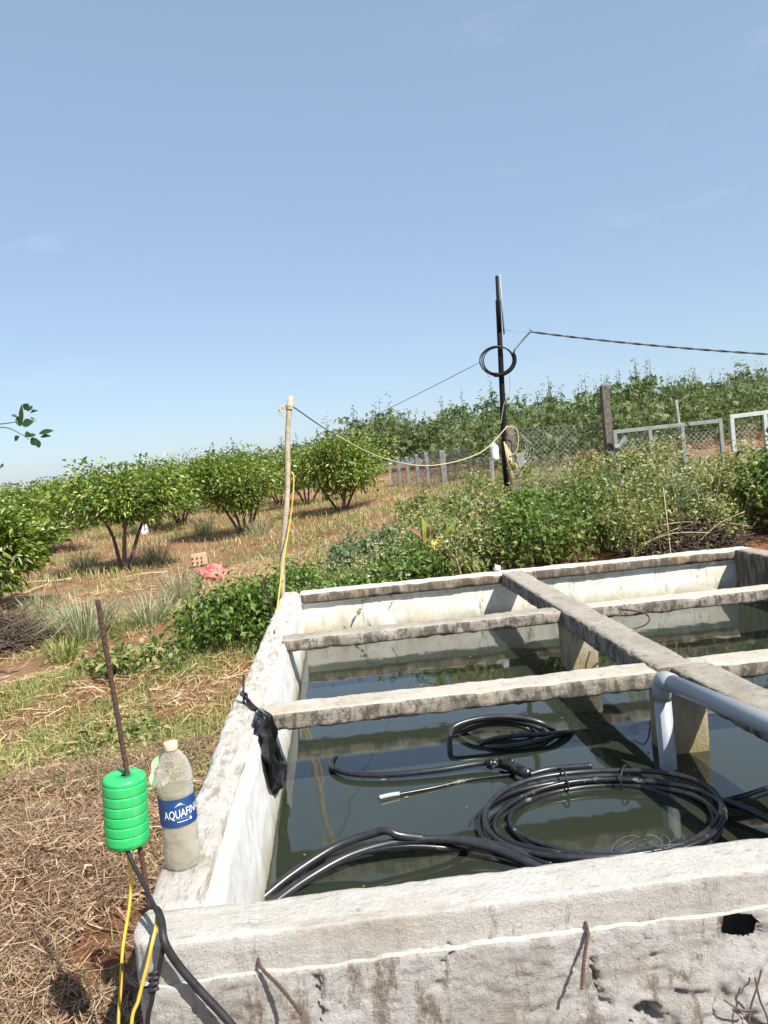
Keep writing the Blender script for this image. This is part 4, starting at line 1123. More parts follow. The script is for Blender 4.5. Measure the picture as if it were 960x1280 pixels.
def citrus(px, y, crown_r, height, skirt, label, seed, leaves=3600, lean=(0, 0), name='orange_tree', x=None, bottom=None):
    global rng
    rng = np.random.default_rng(100 + seed); rd = random.Random(seed)
    X = PY(px, 640, y).x if x is None else x
    g = tz(X, y)
    o = thing(name, (X, y, g), label, 'tree', 'orange trees in the orchard')
    base = np.array([X, y, g]); cz0, cz1 = g + skirt, g + height
    cen = np.array([X + lean[0], y + lean[1], (cz0 + cz1) / 2]); hz = (cz1 - cz0) / 2
    # clump centres spread through a lumpy dome
    nc = 74
    dirs = rand_dir(nc, 0.15); rad = rng.uniform(0.35, 1.0, nc) ** 0.6
    lump = 1 + 0.30 * np.sin(3 * np.arctan2(dirs[:, 1], dirs[:, 0]) + seed) + 0.12 * rng.normal(size=nc)
    crown_r = crown_r * 1.14
    cl = cen + dirs * np.array([crown_r, crown_r, hz]) * (rad * lump)[:, None] * 0.86
    cl[:, 2] = np.maximum(cl[:, 2], cz0 + rng.uniform(0.05, 0.3, nc))
    # limbs
    mb = MB(); roots = 4 + seed % 3
    forks = []
    for k in range(roots):
        a = 2 * math.pi * k / roots + rd.uniform(-.4, .4)
        f = Vector((X + math.cos(a) * crown_r * 0.45 + lean[0], y + math.sin(a) * crown_r * 0.45 + lean[1], g + (skirt + height * 0.16) * rd.uniform(0.9, 1.25)))
        b0 = Vector((X + math.cos(a) * 0.05, y + math.sin(a) * 0.05, g - 0.08))
        md = b0.lerp(f, 0.5) + Vector((rd.uniform(-.08, .08), rd.uniform(-.08, .08), 0.06))
        mb.tube(spline([b0, md, f], 4), [0.040 - 0.0025 * i for i in range(9)], 7); forks.append(f)
    for c in cl[::2]:
        c = Vector(c); f = min(forks, key=lambda q: (q - c).length)
        mb.tube(spline([f, f.lerp(c, 0.5) + Vector((0, 0, -0.05)), c], 3), [0.020, 0.018, 0.016, 0.013, 0.010, 0.007, 0.005], 5)
    mb.build('trunk', M['trunk'], o)
    # leaves
    per = int(leaves * 2.1) // nc
    cidx = np.repeat(np.arange(nc), per)
    off = np.clip(rng.normal(size=(len(cidx), 3)), -1.5, 1.5) * np.array([0.16, 0.16, 0.12]) * (crown_r / 1.0)
    pos = cl[cidx] + off
    out = unit(pos - cen) + rng.normal(size=pos.shape) * 0.55 + np.array([0, 0, 0.15])
    nr = unit(pos - cen) * 0.8 + rng.normal(size=pos.shape) * 0.5 + np.array([0, 0, 0.7])
    geo = [leaf_geo(pos, out, rng.uniform(0.065, 0.13, len(pos)), rng.uniform(0.032, 0.06, len(pos)), nrm=nr)]
    # young shoots on top
    ns = 26
    a = rng.uniform(0, 2 * math.pi, ns); rr = crown_r * 0.85 * np.sqrt(rng.uniform(0, 1, ns))
    tipb = cen + np.stack([rr * np.cos(a), rr * np.sin(a), hz * np.sqrt(np.maximum(0.05, 1 - (rr / crown_r) ** 2)) * 0.92], 1)
    for j in range(6):
        p = tipb + np.array([0, 0, 0.024]) * (j - 4) + rng.normal(size=(ns, 3)) * 0.012
        geo.append(leaf_geo(p, rand_dir(ns, 0.4), rng.uniform(0.06, 0.10, ns), rng.uniform(0.028, 0.045, ns)))
    add_np('crown', join(geo), M['citrus'], o)
    return o

def bush(name, x, y, r, h, label, mat, n, leaf=(0.03, 0.06), seed=0, cat='bush', ry=None, flowers=0, stems=7):
    global rng
    rng = np.random.default_rng(500 + seed); rd = random.Random(seed)
    g = tz(x, y); ry = ry or r
    o = thing(name, (x, y, g), label, cat)
    nc = max(8, n // 55)
    a = rng.uniform(0, 2 * math.pi, nc); q = np.sqrt(rng.uniform(0, 1, nc))
    hh = h * (0.25 + 0.75 * rng.uniform(0, 1, nc) ** 0.6) * (1 - 0.45 * q ** 2)
    cl = np.stack([x + r * q * np.cos(a), y + ry * q * np.sin(a), g + hh], 1)
    ci = rng.integers(0, nc, n)
    pos = cl[ci] + rng.normal(size=(n, 3)) * np.array([0.10, 0.10, 0.09]) * (0.6 + h * 0.5)
    pos[:, 2] = np.maximum(pos[:, 2], terrain(pos[:, 0], pos[:, 1]) + 0.015)
    L = rng.uniform(leaf[0], leaf[1], n)
    add_np('foliage', leaf_geo(pos, rand_dir(n, 0.35), L, L * rng.uniform(0.45, 0.65, n)), mat, o)
    if n < 1500: return o
    mb = MB()
    for c in cl[:max(stems, nc // 2)]:
        c = Vector(c); b = Vector((x + (c.x - x) * 0.5, y + (c.y - y) * 0.5, 0)); b.z = tz(b.x, b.y) - 0.03
        mb.tube([b, b.lerp(c, 0.55) + Vector((rd.uniform(-.03, .03), rd.uniform(-.03, .03), 0.03)), c], [0.006, 0.005, 0.003], 5)
    mb.build('stems', M['twig'], o)
    return o
def tuft(px, py, h, n, label, seed, spread=0.16, mat=None, w=0.012):
    global rng
    n = int(n * 1.5)
    rng = np.random.default_rng(800 + seed)
    d = ray(px, py); z = -0.5
    for _ in range(12):                                    # meet the slope
        t = (z - CAM[2]) / d[2]; p = CAM + t * d; z = tz(p[0], p[1])
    x, y = p[0], p[1]
    o = thing('grass_clump', (x, y, z), label, 'grass clump', 'clumps of long grass')
    az = rng.uniform(0, 2 * math.pi, n); q = spread * np.sqrt(rng.uniform(0, 1, n)) * 0.6
    pos = np.stack([x + q * np.cos(az), y + q * np.sin(az), np.full(n, z - 0.02)], 1)
    geo = blade_geo(pos, h * rng.uniform(0.55, 1.1, n), np.full(n, w * 0.75) * rng.uniform(0.5, 1.3, n), rng.uniform(0.15, 1.5, n), az + rng.normal(size=n) * 0.4, 0.75)
    add_np('blades', geo, mat or M['tuft'], o)
    return o

# ------------------------------------------------------------------ orange trees
citrus(-30, 10.6, 0.70, 1.52, 0.22, 'nearest orange tree, cut by the left edge, its skirt touching the ground', 1, 5200)
citrus(57, 19.5, 1.3, 1.8, 0.60, 'orange tree with dark squat trunk, second from the left edge', 2, 3600)
citrus(147, 14.2, 1.08, 1.78, 0.92, 'orange tree with several slender bare stems behind the grass clumps', 3, 4200, lean=(0.15, 0))
citrus(190, 22.0, 1.15, 1.85, 0.75, 'orange tree with a small white sack at its foot', 4, 3300)
citrus(303, 18.2, 1.08, 1.80, 0.62, 'round orange tree left of the pale wooden pole', 5, 4200, lean=(-.05, 0))
citrus(428, 20.0, 1.22, 1.95, 0.42, 'dense orange tree right of the pale wooden pole', 6, 4600)
citrus(10, 27, 1.3, 1.7, 0.4, 'far orange tree in the back row at the left edge', 7, 2400)
citrus(112, 28, 1.3, 1.7, 0.4, 'far orange tree in the back row between the two left trunks', 8, 2400)
citrus(245, 28, 1.3, 1.95, 0.4, 'far orange tree in the gap left of the round tree', 9, 2400)
citrus(352, 27, 1.25, 1.75, 0.4, 'far orange tree straight behind the pale wooden pole', 10, 2400)
for k_, (px_t, d_t, lb_t) in enumerate([(70, 25, 'far orange tree peeping over the squat trunked one'), (160, 31, 'farthest orange tree seen over the slender stemmed one'), (225, 24, 'mid orange tree closing the gap right of the white sack'), (275, 31, 'farthest orange tree seen left of the round tree crown'), (385, 24.5, 'mid orange tree just right of the pale wooden pole'), (330, 33, 'farthest orange tree seen right of the round tree crown')]):
    citrus(px_t, d_t, 1.15, 1.7, 0.45, lb_t, 30 + k_, 2400)
# limewash on the trunk, pale branch
x4 = PY(181, 660, 21.8)
lw = thing('white_sack', (x4.x, 21.6, tz(x4.x, 21.6)), 'small white sack tied at the foot of an orange tree', 'sack')
zz = tz(x4.x, 21.6)
MB().lathe([(0.06, 0.0), (0.13, 0.04), (0.15, 0.18), (0.11, 0.33), (0.05, 0.42), (0.07, 0.47)], 14, (x4.x, 21.6, zz), wob=lambda i, k: 1 + 0.12 * math.sin(k * 2.3 + i)).build('sack', M['lime'], lw)

# tree just outside the left edge, with a sprig reaching into view
tr = citrus(0, 5.3, 0.95, 2.25, 0.7, 'leafy sprig on a long twig reaching in at the left edge against the sky', 12, 2200, x=-4.75)
tip1, tip2 = PY(30, 545, 5.5), PY(34, 547, 5.5)
src = Vector((-4.0, 5.35, 0.85))
mb = MB()
mb.tube(spline([src, PY(-60, 535, 5.45), PY(0, 530, 5.5), PY(22, 527, 5.5)], 8), [0.007 - 0.00018 * i for i in range(25)], 6)
mb.tube(spline([src, PY(-60, 545, 5.45), PY(0, 534, 5.5), PY(27, 543, 5.5), PY(36, 550, 5.5)], 8), [0.0065 - 0.00014 * i for i in range(33)], 6)
mb.build('twig', M['trunk'], tr)
def big_leaf(a, b, wid, parent, mat, yaw=0.0, name='leaf', curl=0.15):
    a, b = Vector(a), Vector(b); t = b - a; L = t.length; t.normalize()
    s = t.cross(Vector((0.2, -1, 0.25 + yaw))).normalized(); u = s.cross(t)
    v, f = [], []
    pr = [(0, 0.04), (0.15, 0.55), (0.38, 1.0), (0.62, 0.92), (0.84, 0.5), (1, 0.03)]
    for i, (q, w) in enumerate(pr):
        c = a + t * L * q - u * curl * L * (q - 0.5) ** 2
        v += [c + s * wid * w / 2 + u * wid * 0.16 * w, c, c - s * wid * w / 2 + u * wid * 0.16 * w]
        if i:
            k = 3 * i
            f += [(k - 3, k - 2, k + 1, k), (k - 2, k - 1, k + 2, k + 1)]
    return MB().add(v, f).build(name, mat, parent)
for (x0, y0, x1, y1, w, yw) in [(25, 533, 22, 520, .030, .3), (26, 533, 27, 505, .022, .1), (27, 531, 42, 527, .042, .1), (24, 521, 14, 519, .02, .6), (30, 512, 36, 505, .035, 0), (34, 514, 41, 507, .024, .5), (37, 516, 48, 513, .018, .9),
                               (38, 521, 46, 528, .014, .8), (36, 547, 33, 539, .026, .3), (37, 546, 45, 543, .03, .9), (48, 542, 67, 538, .028, .3), (50, 546, 64, 545, .022, .5), (47, 549, 38, 555, .04, 0), (46, 549, 49, 560, .028, .2), (24, 545, 18, 551, .026, .2), (38, 512, 47, 514, .012, 1.2), (0, 582, 4, 584, .03, .2)]:
    big_leaf(PY(x0, y0, 5.5), PY(x1, y1, 5.5 + random.uniform(-.02, .02)), w * 1.5, tr, M['sprig'], yw)

# ------------------------------------------------------------------ cassava mass on the hill
rng = np.random.default_rng(21)
def cassava_field(n, x0, x1, y0, y1, hh, leaves, lobe, name, label):
    geos = []
    px_ = rng.uniform(x0, x1, n); py_ = rng.uniform(y0, y1, n); g = terrain(px_, py_)
    H = hh * np.interp(px_, [-20, -4, 2], [0.55, 0.72, 1.0]) * rng.uniform(0.72, 1.18, n) * (1 + 0.10 * np.sin(px_ * 0.9) + 0.08 * np.sin(px_ * 2.3 + 1))
    k = leaves
    base = np.repeat(np.stack([px_, py_, g], 1), k, 0); Hr = np.repeat(H, k)
    t = rng.uniform(0.12, 1.0, n * k) ** 0.75
    sp_ = 0.55 * (1 - 0.75 * np.clip((t - 0.7) / 0.3, 0, 1))
    cen = base + np.stack([rng.normal(size=n * k) * sp_, rng.normal(size=n * k) * sp_, t * Hr], 1)
    axis_ = rand_dir(n * k, 0.9)
    ref = unit(np.cross(axis_, rng.normal(size=axis_.shape))); ref2 = np.cross(axis_, ref)
    for j in range(5):
        a = -1.5 + 0.75 * j + rng.normal(size=n * k) * 0.12
        d = ref * np.cos(a)[:, None] + ref2 * np.sin(a)[:, None]
        geos.append(leaf_geo(cen, d, lobe * rng.uniform(0.7, 1.2, n * k), lobe * 0.36, 0.3, 0.1, nrm=axis_))
    # thin leading shoots breaking the outline
    ms = rng.choice(n, n // 2, replace=False)
    for j in range(9):
        p = np.stack([px_[ms] + rng.normal(size=len(ms)) * 0.06, py_[ms], g[ms] + H[ms] * (0.98 + 0.035 * j)], 1)
        geos.append(leaf_geo(p, rand_dir(len(ms), 0.2), lobe * rng.uniform(0.6, 1.1, len(ms)), lobe * 0.3))
    bs_ = np.stack([px_[ms], py_[ms], g[ms] + H[ms] * 0.85], 1)
    geos.append(blade_geo(bs_, H[ms] * 0.44, np.full(len(ms), 0.035), np.zeros(len(ms)), np.zeros(len(ms))))
    o = add_np(name, join(geos), M['cassava'])
    return tag(o, label, 'shrubs', kind='stuff')
cassava_field(680, -24, 30, 35, 43, 2.50, 44, 0.20, 'cassava_field', 'mass of tall green cassava shrubs along the hilltop skyline')
cassava_field(240, 4.5, 22, 22, 34, 1.75, 48, 0.15, 'cassava_thicket', 'nearer dark green cassava thicket behind the gate frames')

# ------------------------------------------------------------------ weeds behind the tank
rng = np.random.default_rng(31)
def weed_h(x): return np.interp(x, [-1.0, -0.3, 0.6, 1.3, 2.0, 3.0, 4.5, 8], [0.18, 0.24, 0.32, 0.48, 0.66, 0.72, 0.74, 0.88])
def weed_mass(n, k, xr, yr, leafsize):
    px_ = rng.uniform(*xr, n); py_ = rng.uniform(*yr, n); g = terrain(px_, py_)
    H = weed_h(px_) * (0.55 if xr[0] < -2 else 1.0) * np.where(rng.random(n) < 0.25, rng.uniform(1.1, 1.45, n), rng.uniform(0.4, 1.0, n)) * np.where(px_ > 3.7, np.interp(py_, [3, 6.4, 7.2, 10, 13], [0.9, 0.80, 0.82, 0.26, 0.40]), np.interp(py_, [3, 6.4, 7.2, 10, 13], [0.9, 0.85, 1.0, 0.80, 0.72]))
    Hr = np.repeat(H, k); base = np.repeat(np.stack([px_, py_, g], 1), k, 0)
    t = rng.uniform(0.02, 1.0, n * k) ** 0.7
    nd = 9                                               # whorls on leaning stalks give each plant clumps and gaps
    na = rng.uniform(0, 6.28, (n, nd)); nr_ = rng.uniform(0.02, 0.24, (n, nd)); nt_ = rng.uniform(0.12, 1.0, (n, nd)) ** 0.8
    pick = rng.integers(0, nd, n * k); pid = np.repeat(np.arange(n), k)
    t = nt_[pid, pick]; sp2 = 0.055
    pos = base + np.stack([np.cos(na[pid, pick]) * nr_[pid, pick] + rng.normal(size=n * k) * sp2, np.sin(na[pid, pick]) * nr_[pid, pick] + rng.normal(size=n * k) * sp2, np.maximum(0.01, t * Hr + rng.normal(size=n * k) * 0.05)], 1)
    L = rng.uniform(*leafsize, n * k) * np.repeat(rng.uniform(0.7, 1.45, n), k)
    leaves = leaf_geo(pos, rand_dir(n * k, 0.3), L, L * rng.uniform(0.3, 0.55, n * k))
    # stems
    m_ = n * 3
    b = np.repeat(np.stack([px_, py_, g], 1), 3, 0) + rng.normal(size=(m_, 3)) * np.array([0.05, 0.05, 0])
    st = blade_geo(b, np.repeat(H, 3) * rng.uniform(0.7, 1.5, m_), np.full(m_, 0.007), rng.uniform(0.0, 0.5, m_), rng.uniform(0, 6.28, m_))
    fl = pos[rng.random(n * k) < 0.035 * np.clip(t, 0.3, 1)] + np.array([0, -0.03, 0.04])
    return leaves, st, fl
L1, S1, F1 = weed_mass(330, 330, (0.9, 8.5), (6.45, 10.2), (0.03, 0.065))
L4, S4, F4 = weed_mass(260, 190, (1.0, 11), (9.6, 14.5), (0.03, 0.07))
L5, S5, F5 = weed_mass(110, 90, (-2.2, 2.6), (8.6, 17), (0.02, 0.05))
L2, S2, F2 = weed_mass(120, 170, (-0.9, 1.2), (6.42, 8.4), (0.02, 0.05))
L3, S3, F3 = weed_mass(70, 260, (3.75, 7.0), (3.5, 6.4), (0.025, 0.06))
o = add_np('weed_thicket', join([L1, L2, L3, L4, L5]), M['weed']); tag(o, 'tangled flowering weeds growing thick behind the tank', 'weeds', kind='stuff')
add_np('stalks', join([S1, S2, S3, S4, S5]), M['drygrass'], o, 'stuff')
fp = np.concatenate([F1, F2, F3, F4, F5])
geos = []
for j in range(3):
    dv = np.stack([np.cos(j * 2.1 + rng.uniform(0, .5, len(fp))), np.sin(j * 2.1 + np.zeros(len(fp))), np.full(len(fp), 0.3)], 1)
    geos.append(leaf_geo(fp, dv, 0.026, 0.022, 0, 0))
add_np('flowers', join(geos), M['petal'], o, 'stuff')

bush('leafy_bush', -1.0, 6.55, 0.48, 0.44, 'dark green leafy bush against the left outside of the tank corner', M['bush'], 2600, (0.04, 0.085), 1, ry=0.45)
bush('leafy_bush', -0.15, 6.62, 0.60, 0.30, 'low bright green bush behind the left half of the back wall', M['bush'], 2600, (0.035, 0.075), 2, ry=0.35)
bush('leafy_bush', 0.62, 6.75, 0.35, 0.34, 'green leafy bush just left of the yellow-leaved plant', M['bush'], 1700, (0.04, 0.08), 3)
bush('leafy_bush', 1.75, 7.0, 0.50, 0.62, 'dense dark green bush behind the head of the long beam', M['bush'], 3200, (0.035, 0.07), 4)
bush('leafy_bush', 2.05, 8.4, 0.50, 0.52, 'tall green bush in front of the utility pole stump', M['bush'], 2800, (0.035, 0.075), 5)
bush('leafy_bush', 4.30, 6.9, 0.5, 0.78, 'bright green leafy bush at the right edge behind the tank corner', M['bush'], 3200, (0.05, 0.10), 6)
bush('leafy_bush', 0.35, 8.6, 0.55, 0.42, 'grey green low bush on the slope left of the fence', M['greyleaf'], 2200, (0.04, 0.09), 7)
bush('leafy_bush', -1.75, 6.1, 0.45, 0.15, 'low broad leaved weed patch beside the tank on the dry grass', M['weed'], 500, (0.05, 0.10), 8)
bush('leafy_bush', -1.45, 4.55, 0.28, 0.10, 'small green weed in the short grass nearest the tank wall', M['weed'], 600, (0.03, 0.06), 9)
bush('leafy_bush', 5.85, 9.2, 0.45, 0.75, 'pale flowering bush between the two gate frames', M['greyleaf'], 2400, (0.04, 0.08), 10)

bush('leafy_bush', 2.55, 7.35, 0.45, 0.70, 'rounded mid green bush right of the bush at the beam head', M['bush'], 2400, (0.03, 0.065), 11)
bush('leafy_bush', 3.45, 8.3, 0.50, 0.62, 'pale green bush below the tall dark post', M['greyleaf'], 2400, (0.03, 0.06), 12)
bush('leafy_bush', 4.75, 8.2, 0.45, 0.45, 'dark green bush below the middle of the grey gate frame', M['bush'], 2200, (0.035, 0.07), 13)
bush('leafy_bush', 1.15, 7.55, 0.38, 0.46, 'dark green bush right of the yellow-leaved plant', M['bush'], 1900, (0.035, 0.075), 14)
bush('leafy_bush', -0.55, 7.6, 0.45, 0.34, 'leafy green bush directly behind the foot of the pale wooden pole', M['bush'], 1800, (0.035, 0.07), 15)
# yellow-leaved canna plant
cx, cy = PY(545, 690, 7.0).x, 7.0; cg = tz(cx, cy)
canna = thing('canna_plant', (cx, cy, cg), 'broad leaved plant with yellow and withered brown leaves behind the back wall', 'plant')
for (x0, y0, x1, y1, w, mt) in [(536, 690, 530, 648, .07, 'yleaf2'), (550, 688, 570, 650, .07, 'yleaf2'), (545, 672, 547, 690, .09, 'yleaf'), (560, 690, 592, 683, .07, 'yleaf'), (550, 692, 600, 690, .05, 'bleaf'), (548, 678, 512, 660, .05, 'bleaf'),
                                (550, 680, 586, 662, .05, 'bleaf'), (540, 670, 538, 655, .06, 'bleaf'), (558, 700, 563, 720, .06, 'yleaf'), (540, 700, 520, 690, .06, 'yleaf2'), (548, 700, 575, 712, .05, 'bleaf')]:
    big_leaf(PY(x0, y0, cy - 0.15), PY(x1, y1, cy - 0.25), w * 1.25, canna, M[mt], random.uniform(-.3, .5), curl=0.5)
mb = MB()
for k in range(5):
    mb.tube([(cx + 0.03 * k - 0.06, cy - 0.1, cg - 0.03), PY(540 + 5 * k, 690, cy - 0.15)], [0.012, 0.008], 6)
mb.build('stems', M['twig'], canna)

def brush_heap(x, y, rx, ry, h, n, label, seed, mat, pale=0):
    rd = random.Random(seed); g = tz(x, y)
    o = thing('brush_heap', (x, y, g), label, 'brush heap')
    mb = MB()
    for i in range(n):
        a = rd.uniform(0, 6.28); q = math.sqrt(rd.random())
        c = Vector((x + rx * q * math.cos(a), y + ry * q * math.sin(a), 0)); c.z = tz(c.x, c.y) + h * (1 - q * q) * rd.random() ** 0.5 + 0.01
        d = Vector((rd.gauss(0, 1), rd.gauss(0, 1), rd.gauss(0, 0.35))).normalized() * rd.uniform(0.08, 0.28)
        mb.tube([c - d, c + Vector((rd.gauss(0, .02), rd.gauss(0, .02), rd.gauss(0, .02))), c + d], rd.uniform(0.002, 0.006), 4, cap=False)
    mb.build('twigs', mat, o)
    if pale:
        mb = MB()
        for i in range(pale):
            c = Vector((x + rd.uniform(-rx, rx), y - ry * rd.uniform(0.2, 1.0), g + h * rd.uniform(0.3, 1.0)))
            d = Vector((rd.uniform(-1, 1), rd.uniform(-.3, .3), rd.uniform(-.4, .6))).normalized() * rd.uniform(0.2, 0.42)
            mb.tube(spline([c - d, c + Vector((0, 0, 0.05)), c + d], 4), 0.004, 5)
        mb.build('branches', M['bamboo'], o)
    return o
brush_heap(3.05, 6.72, 0.50, 0.30, 0.30, 1100, 'heap of dark dry brush and pale branches behind the right end of back wall', 3, M['twig'], 6)
pl = PZ(18, 812, -0.58)
brush_heap(pl.x - 0.1, pl.y, 0.42, 0.5, 0.38, 1000, 'dark heap of dry brush at the left edge in front of the grass clumps', 5, M['twig'], 0)
pl = PZ(20, 790, -0.58)

# grass clumps
tuft(108, 800, 0.62, 210, 'largest pale green clump of long grass, left of the rod top', 1, 0.30, w=0.016)
tuft(188, 782, 0.54, 95, 'upright pale clump of long grass right of the rod top', 2, 0.18, w=0.015)
tuft(52, 772, 0.50, 110, 'pale clump of long grass near the left edge above the brush heap', 3, 0.22)
tuft(228, 752, 0.58, 120, 'clump of long grass below the red sack', 4, 0.22)
tuft(105, 716, 0.60, 130, 'clump of long grass left of the slender stems of an orange tree', 5, 0.25)
tuft(196, 704, 0.60, 110, 'clump of long grass right of the slender stems of an orange tree', 6, 0.25)
tuft(255, 668, 0.70, 90, 'far clump of long grass under the gap between two trees', 7, 0.3)
tuft(80, 826, 0.34, 90, 'short clump of drooping grass below the largest clump', 8, 0.22, M['grass'])
tuft(325, 668, 0.6, 90, 'far clump of long grass beside the round orange tree', 9, 0.3)

# ------------------------------------------------------------------ grass, straw, litter
rng = np.random.default_rng(41)
def patch(x, y, s, seed):
    return np.sin(x * s + seed) * np.sin(y * s * 1.13 + seed * 2) + 0.6 * np.sin(x * s * 2.3 - y * s * 1.7 + seed) 
def on_ground(px, py):
    d = ray(px, py); z = -0.5
    for _ in range(14):
        p = CAM + (z - CAM[2]) / d[2] * d; z = tz(p[0], p[1])
    return Vector((p[0], p[1], z))
bare_c = [(on_ground(px, py), rx, ry) for px, py, rx, ry in [(235, 712, 0.9, 1.7), (180, 742, 1.0, 0.9), (215, 795, 0.5, 0.6), (130, 812, 0.55, 0.5), (50, 745, 1.0, 1.3), (30, 835, 0.4, 0.5), (290, 690, 0.7, 1.2), (150, 1190, 0.16, 0.25), (60, 1000, 0.3, 0.25)]]
def bare(x, y):
    b = np.zeros(len(x), bool); jit = 0.35 * np.sin(x * 7 + y * 3) * np.sin(y * 6 - x * 2) + rng.normal(size=len(x)) * 0.16
    for c_, rx_, ry_ in bare_c:
        b |= ((x - c_.x) / rx_) ** 2 + ((y - c_.y) / ry_) ** 2 + jit < 0.9
    return b & (rng.random(len(x)) < 0.88)
def scatter(n, xr, yr, keep=None):
    x = rng.uniform(*xr, n); y = rng.uniform(*yr, n)
    k = ~((x > X0 - 0.03) & (x < X1 + 0.05) & (y < Y1 + 0.03) & (y > Y0 - 0.05))
    if keep is not None: k &= keep(x, y)
    k &= ~bare(x, y)
    x, y = x[k], y[k]
    return np.stack([x, y, terrain(x, y) - 0.005], 1)
def blades(pos, h0, h1, w, ln):
    n = len(pos)
    return blade_geo(pos, rng.uniform(h0, h1, n), np.full(n, w) * rng.uniform(0.6, 1.3, n), rng.uniform(0.1, ln, n), rng.uniform(0, 6.28, n))
# short lawn left of the tank
p1_ = scatter(110000, (-4.2, -0.5), (2.3, 9.0), lambda x, y: (patch(x, y, 1.9, 1.0) + 0.35 * patch(x, y, 5.3, 2.0) + 0.35 + 0.2 * np.minimum(y - 3.6, 2) - 0.5 * np.clip(-x - 1.4, 0, 1.6) + rng.normal(size=len(x)) * 0.4 > 0.35) & (x > -y * 0.50 - 0.4))
o = add_np('short_grass', blades(p1_, 0.03, 0.11, 0.005, 1.2), M['grass']); tag(o, 'short green and yellow grass left of the tank', 'grass', kind='stuff')
p2_ = scatter(60000, (-22, 9), (8.5, 33), lambda x, y: (patch(x, y, 0.9, 2.0) + rng.normal(size=len(x)) * 0.5 > -0.05) & (x > -y * 0.5) & (x < 0.42 * y + 1))
o = add_np('dry_slope_grass', blades(p2_, 0.06, 0.24, 0.012, 1.3), M['drygrass']); tag(o, 'dry tan grass covering the orchard slope', 'grass', kind='stuff')
p3_ = scatter(52000, (-14, 9), (8.5, 28), lambda x, y: (patch(x, y, 0.8, 4.2) + rng.normal(size=len(x)) * 0.5 > 0.05) & (x > -y * 0.5))
o = add_np('green_slope_grass', blades(p3_, 0.08, 0.26, 0.012, 0.9), M['grass']); tag(o, 'green grass patches between the orange trees', 'grass', kind='stuff')
# old straw and cut stalks lying on the ground
def lying(pos, l0, l1, w, tilt=0.22, lift=0.03):
    n = len(pos); a = rng.uniform(0, 6.28, n)
    d = np.stack([np.cos(a), np.sin(a), rng.normal(size=n) * tilt], 1); L = rng.uniform(l0, l1, n)[:, None]
    s = np.stack([-np.sin(a), np.cos(a), rng.normal(size=n) * 0.6], 1); s = unit(s) * (w * rng.uniform(0.5, 1.4, n))[:, None] / 2
    c = pos + np.array([0, 0, 1.0]) * rng.uniform(0.004, lift, n)[:, None]
    b = rng.normal(size=(n, 3)) * np.array([0.03, 0.03, 0.02])
    V = np.stack([c - d * L / 2 - s, c - d * L / 2 + s, c + b + s, c + b - s, c + d * L / 2], 1).reshape(-1, 3)
    k = np.arange(n)[:, None] * 5
    T = np.concatenate([k + np.array([0, 1, 2]), k + np.array([0, 2, 3]), k + np.array([3, 2, 4])], 1).reshape(-1, 3)
    return V, T
p4 = scatter(66000, (-3.6, -0.55), (1.0, 4.4), lambda x, y: (x > -y * 0.62 - 1.0 + rng.normal(size=len(x)) * 0.35) & (patch(x, y, 1.5, 1.0) + 0.5 + 0.25 * (y - 3.6) + rng.normal(size=len(x)) * 0.35 < 0.55))
o = add_np('old_straw', join([lying(p4, 0.04, 0.16, 0.0030, 0.35, 0.07), lying(p4[::2] + np.array([-0.01, 0.015, 0.02]), 0.06, 0.20, 0.0022, 0.35, 0.05), lying(p4[::2] + np.array([0.01, 0.01, 0]), 0.02, 0.07, 0.008, 0.5, 0.05)]), M['straw']); tag(o, 'matted brown straw heaped beside the tank corner', 'straw', kind='stuff')
p5 = scatter(46000, (-8, -0.55), (3.0, 13), lambda x, y: (x > -y * 0.6 - 1.2 + rng.normal(size=len(x)) * 0.4))
o = add_np('dry_litter', lying(p5, 0.06, 0.25, 0.007, 0.2, 0.04), M['drygrass']); tag(o, 'dry straw litter over the red earth', 'straw', kind='stuff')

# ------------------------------------------------------------------ litter things
def on_ground(px, py):
    d = ray(px, py); z = -0.5
    for _ in range(14):
        p = CAM + (z - CAM[2]) / d[2] * d; z = tz(p[0], p[1])
    return Vector((p[0], p[1], z))
c = on_ground(250, 708)
o = thing('clay_block', c, 'pale tan clay block lying above the red sack', 'block')
mb = MB(); mb.bar(c + Vector((-0.13, 0, 0.11)), c + Vector((0.12, 0.05, 0.13)), 0.16, 0.20); ob = mb.build('body', M['block'], o, sm=False, bevel=0.012)
for k in range(6):
    s = c + Vector((-0.10 + 0.07 * (k % 3) + 0.01, -0.083 + 0.02 * (k % 3) * 0.7, 0.08 + 0.075 * (k // 3)))
    MB().tube([s, s + Vector((0, -0.008, 0))], 0.016, 8).build('cavity_shade', M['old_wood'], o)  # solid dark disc: the shade of a hole put into its colour
c = on_ground(266, 727)
bm = bmesh.new(); bmesh.ops.create_icosphere(bm, subdivisions=5, radius=1)
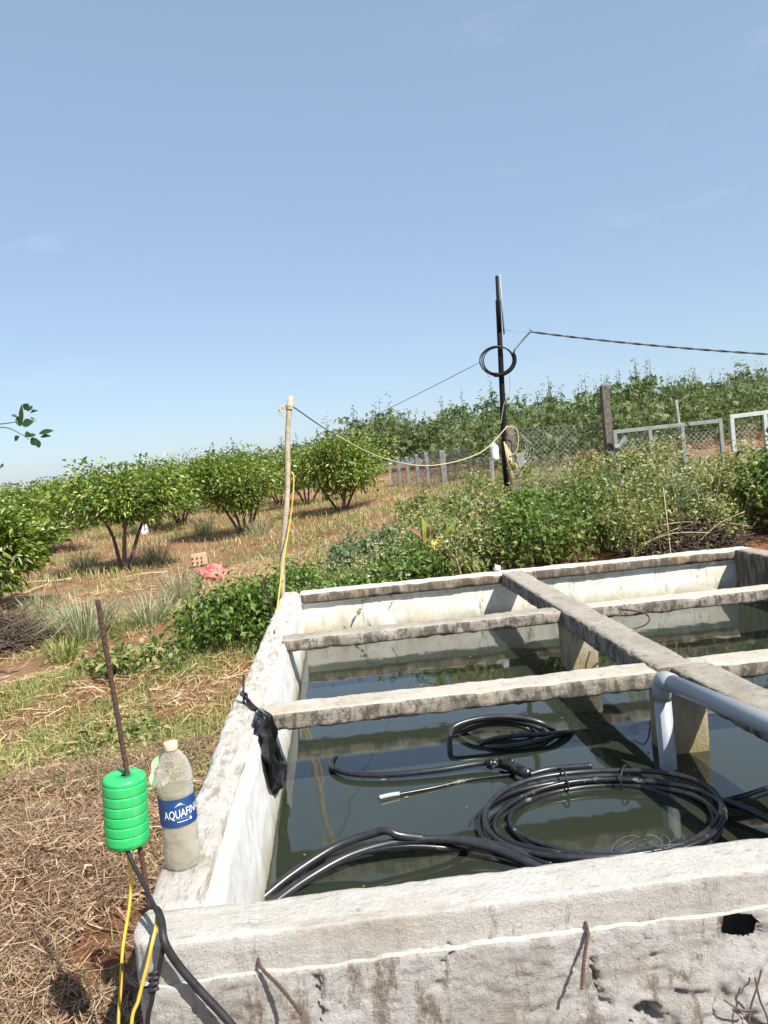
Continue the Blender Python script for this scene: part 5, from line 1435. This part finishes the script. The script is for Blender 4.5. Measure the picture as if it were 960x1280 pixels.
for v_ in bm.verts:
    q_ = v_.co.copy()
    d_ = 1 + 0.40 * noise.noise(q_ * 1.6 + Vector((3, 1, 0))) + 0.28 * abs(noise.noise(q_ * 4.5)) - 0.30 * abs(noise.noise(q_ * 3.1 + Vector((7, 0, 2)))) + 0.08 * noise.noise(q_ * 12)
    v_.co = Vector((q_.x * 0.20 * d_, q_.y * 0.15 * d_, max(-0.5, q_.z) * 0.15 * d_))
me_ = bpy.data.meshes.new('red_sack'); bm.to_mesh(me_); bm.free(); smooth(me_)
o = bpy.data.objects.new('red_sack', me_); o.location = c + Vector((0, 0, 0.09)); link(o, None, M['redbag'])
tag(bpy.context.scene.objects['red_sack'], 'crumpled red and pink sack on the red earth', 'sack')
def cane(p, q, label, r=0.018):
    a, b = on_ground(*p), on_ground(*q)
    o = thing('bamboo_cane', a, label, 'cane')
    pts = [a.lerp(b, t / 10) for t in range(11)]
    for k in pts: k.z = tz(k.x, k.y) + r + 0.03
    MB().tube(pts, r, 7).build('stalk', M['bamboo'], o)
cane((-5, 736), (90, 727), 'pale dry cane lying across the red earth, upper of the left pair', 0.02)
cane((10, 752), (62, 732), 'pale dry cane lying aslant the red earth, lower of the left pair', 0.018)
cane((152, 726), (210, 718), 'pale dry cane lying below the slender stemmed orange tree', 0.016)
c = PZ(622, 712, 0.02)
stone('crumpled_paper', Vector((c.x, 6.2, 0.03)), 0.03, 0.025, 0.028, 9.0, M['paper'], None)
tag(bpy.context.scene.objects['crumpled_paper'], 'crumpled pale scrap on the back wall where the long beam starts', 'litter')
# bent wire lying on the far right beam
wr2 = thing('bent_wire', PZ(795, 768, 0.0), 'loop of rusty wire on the far beam right of the long beam', 'wire')
MB().tube(spline([PZ(778, 762, 0.012), PZ(795, 764, 0.012), PY(808, 768, 4.44), PY(812, 775, 4.43), PY(805, 782, 4.42), PY(792, 786, 4.42)], 7), 0.005, 6).build('strand', M['rust_tan'], wr2)
# dry roots hanging over the broken mortar on the right
rt = thing('dry_root', PY(940, 1262, Y0 - 0.07), 'thin dark dry roots over the broken mortar below the hole', 'root')
for k, pp in enumerate([[(952, 1212), (946, 1235), (938, 1262), (934, 1300)], [(944, 1222), (950, 1250), (960, 1275), (962, 1310)], [(905, 1250), (925, 1262), (945, 1262)]]):
    MB().tube(spline([PY(a, b, Y0 - 0.065) for a, b in pp], 7), 0.0022, 6).build('strand', M['twig'], rt)
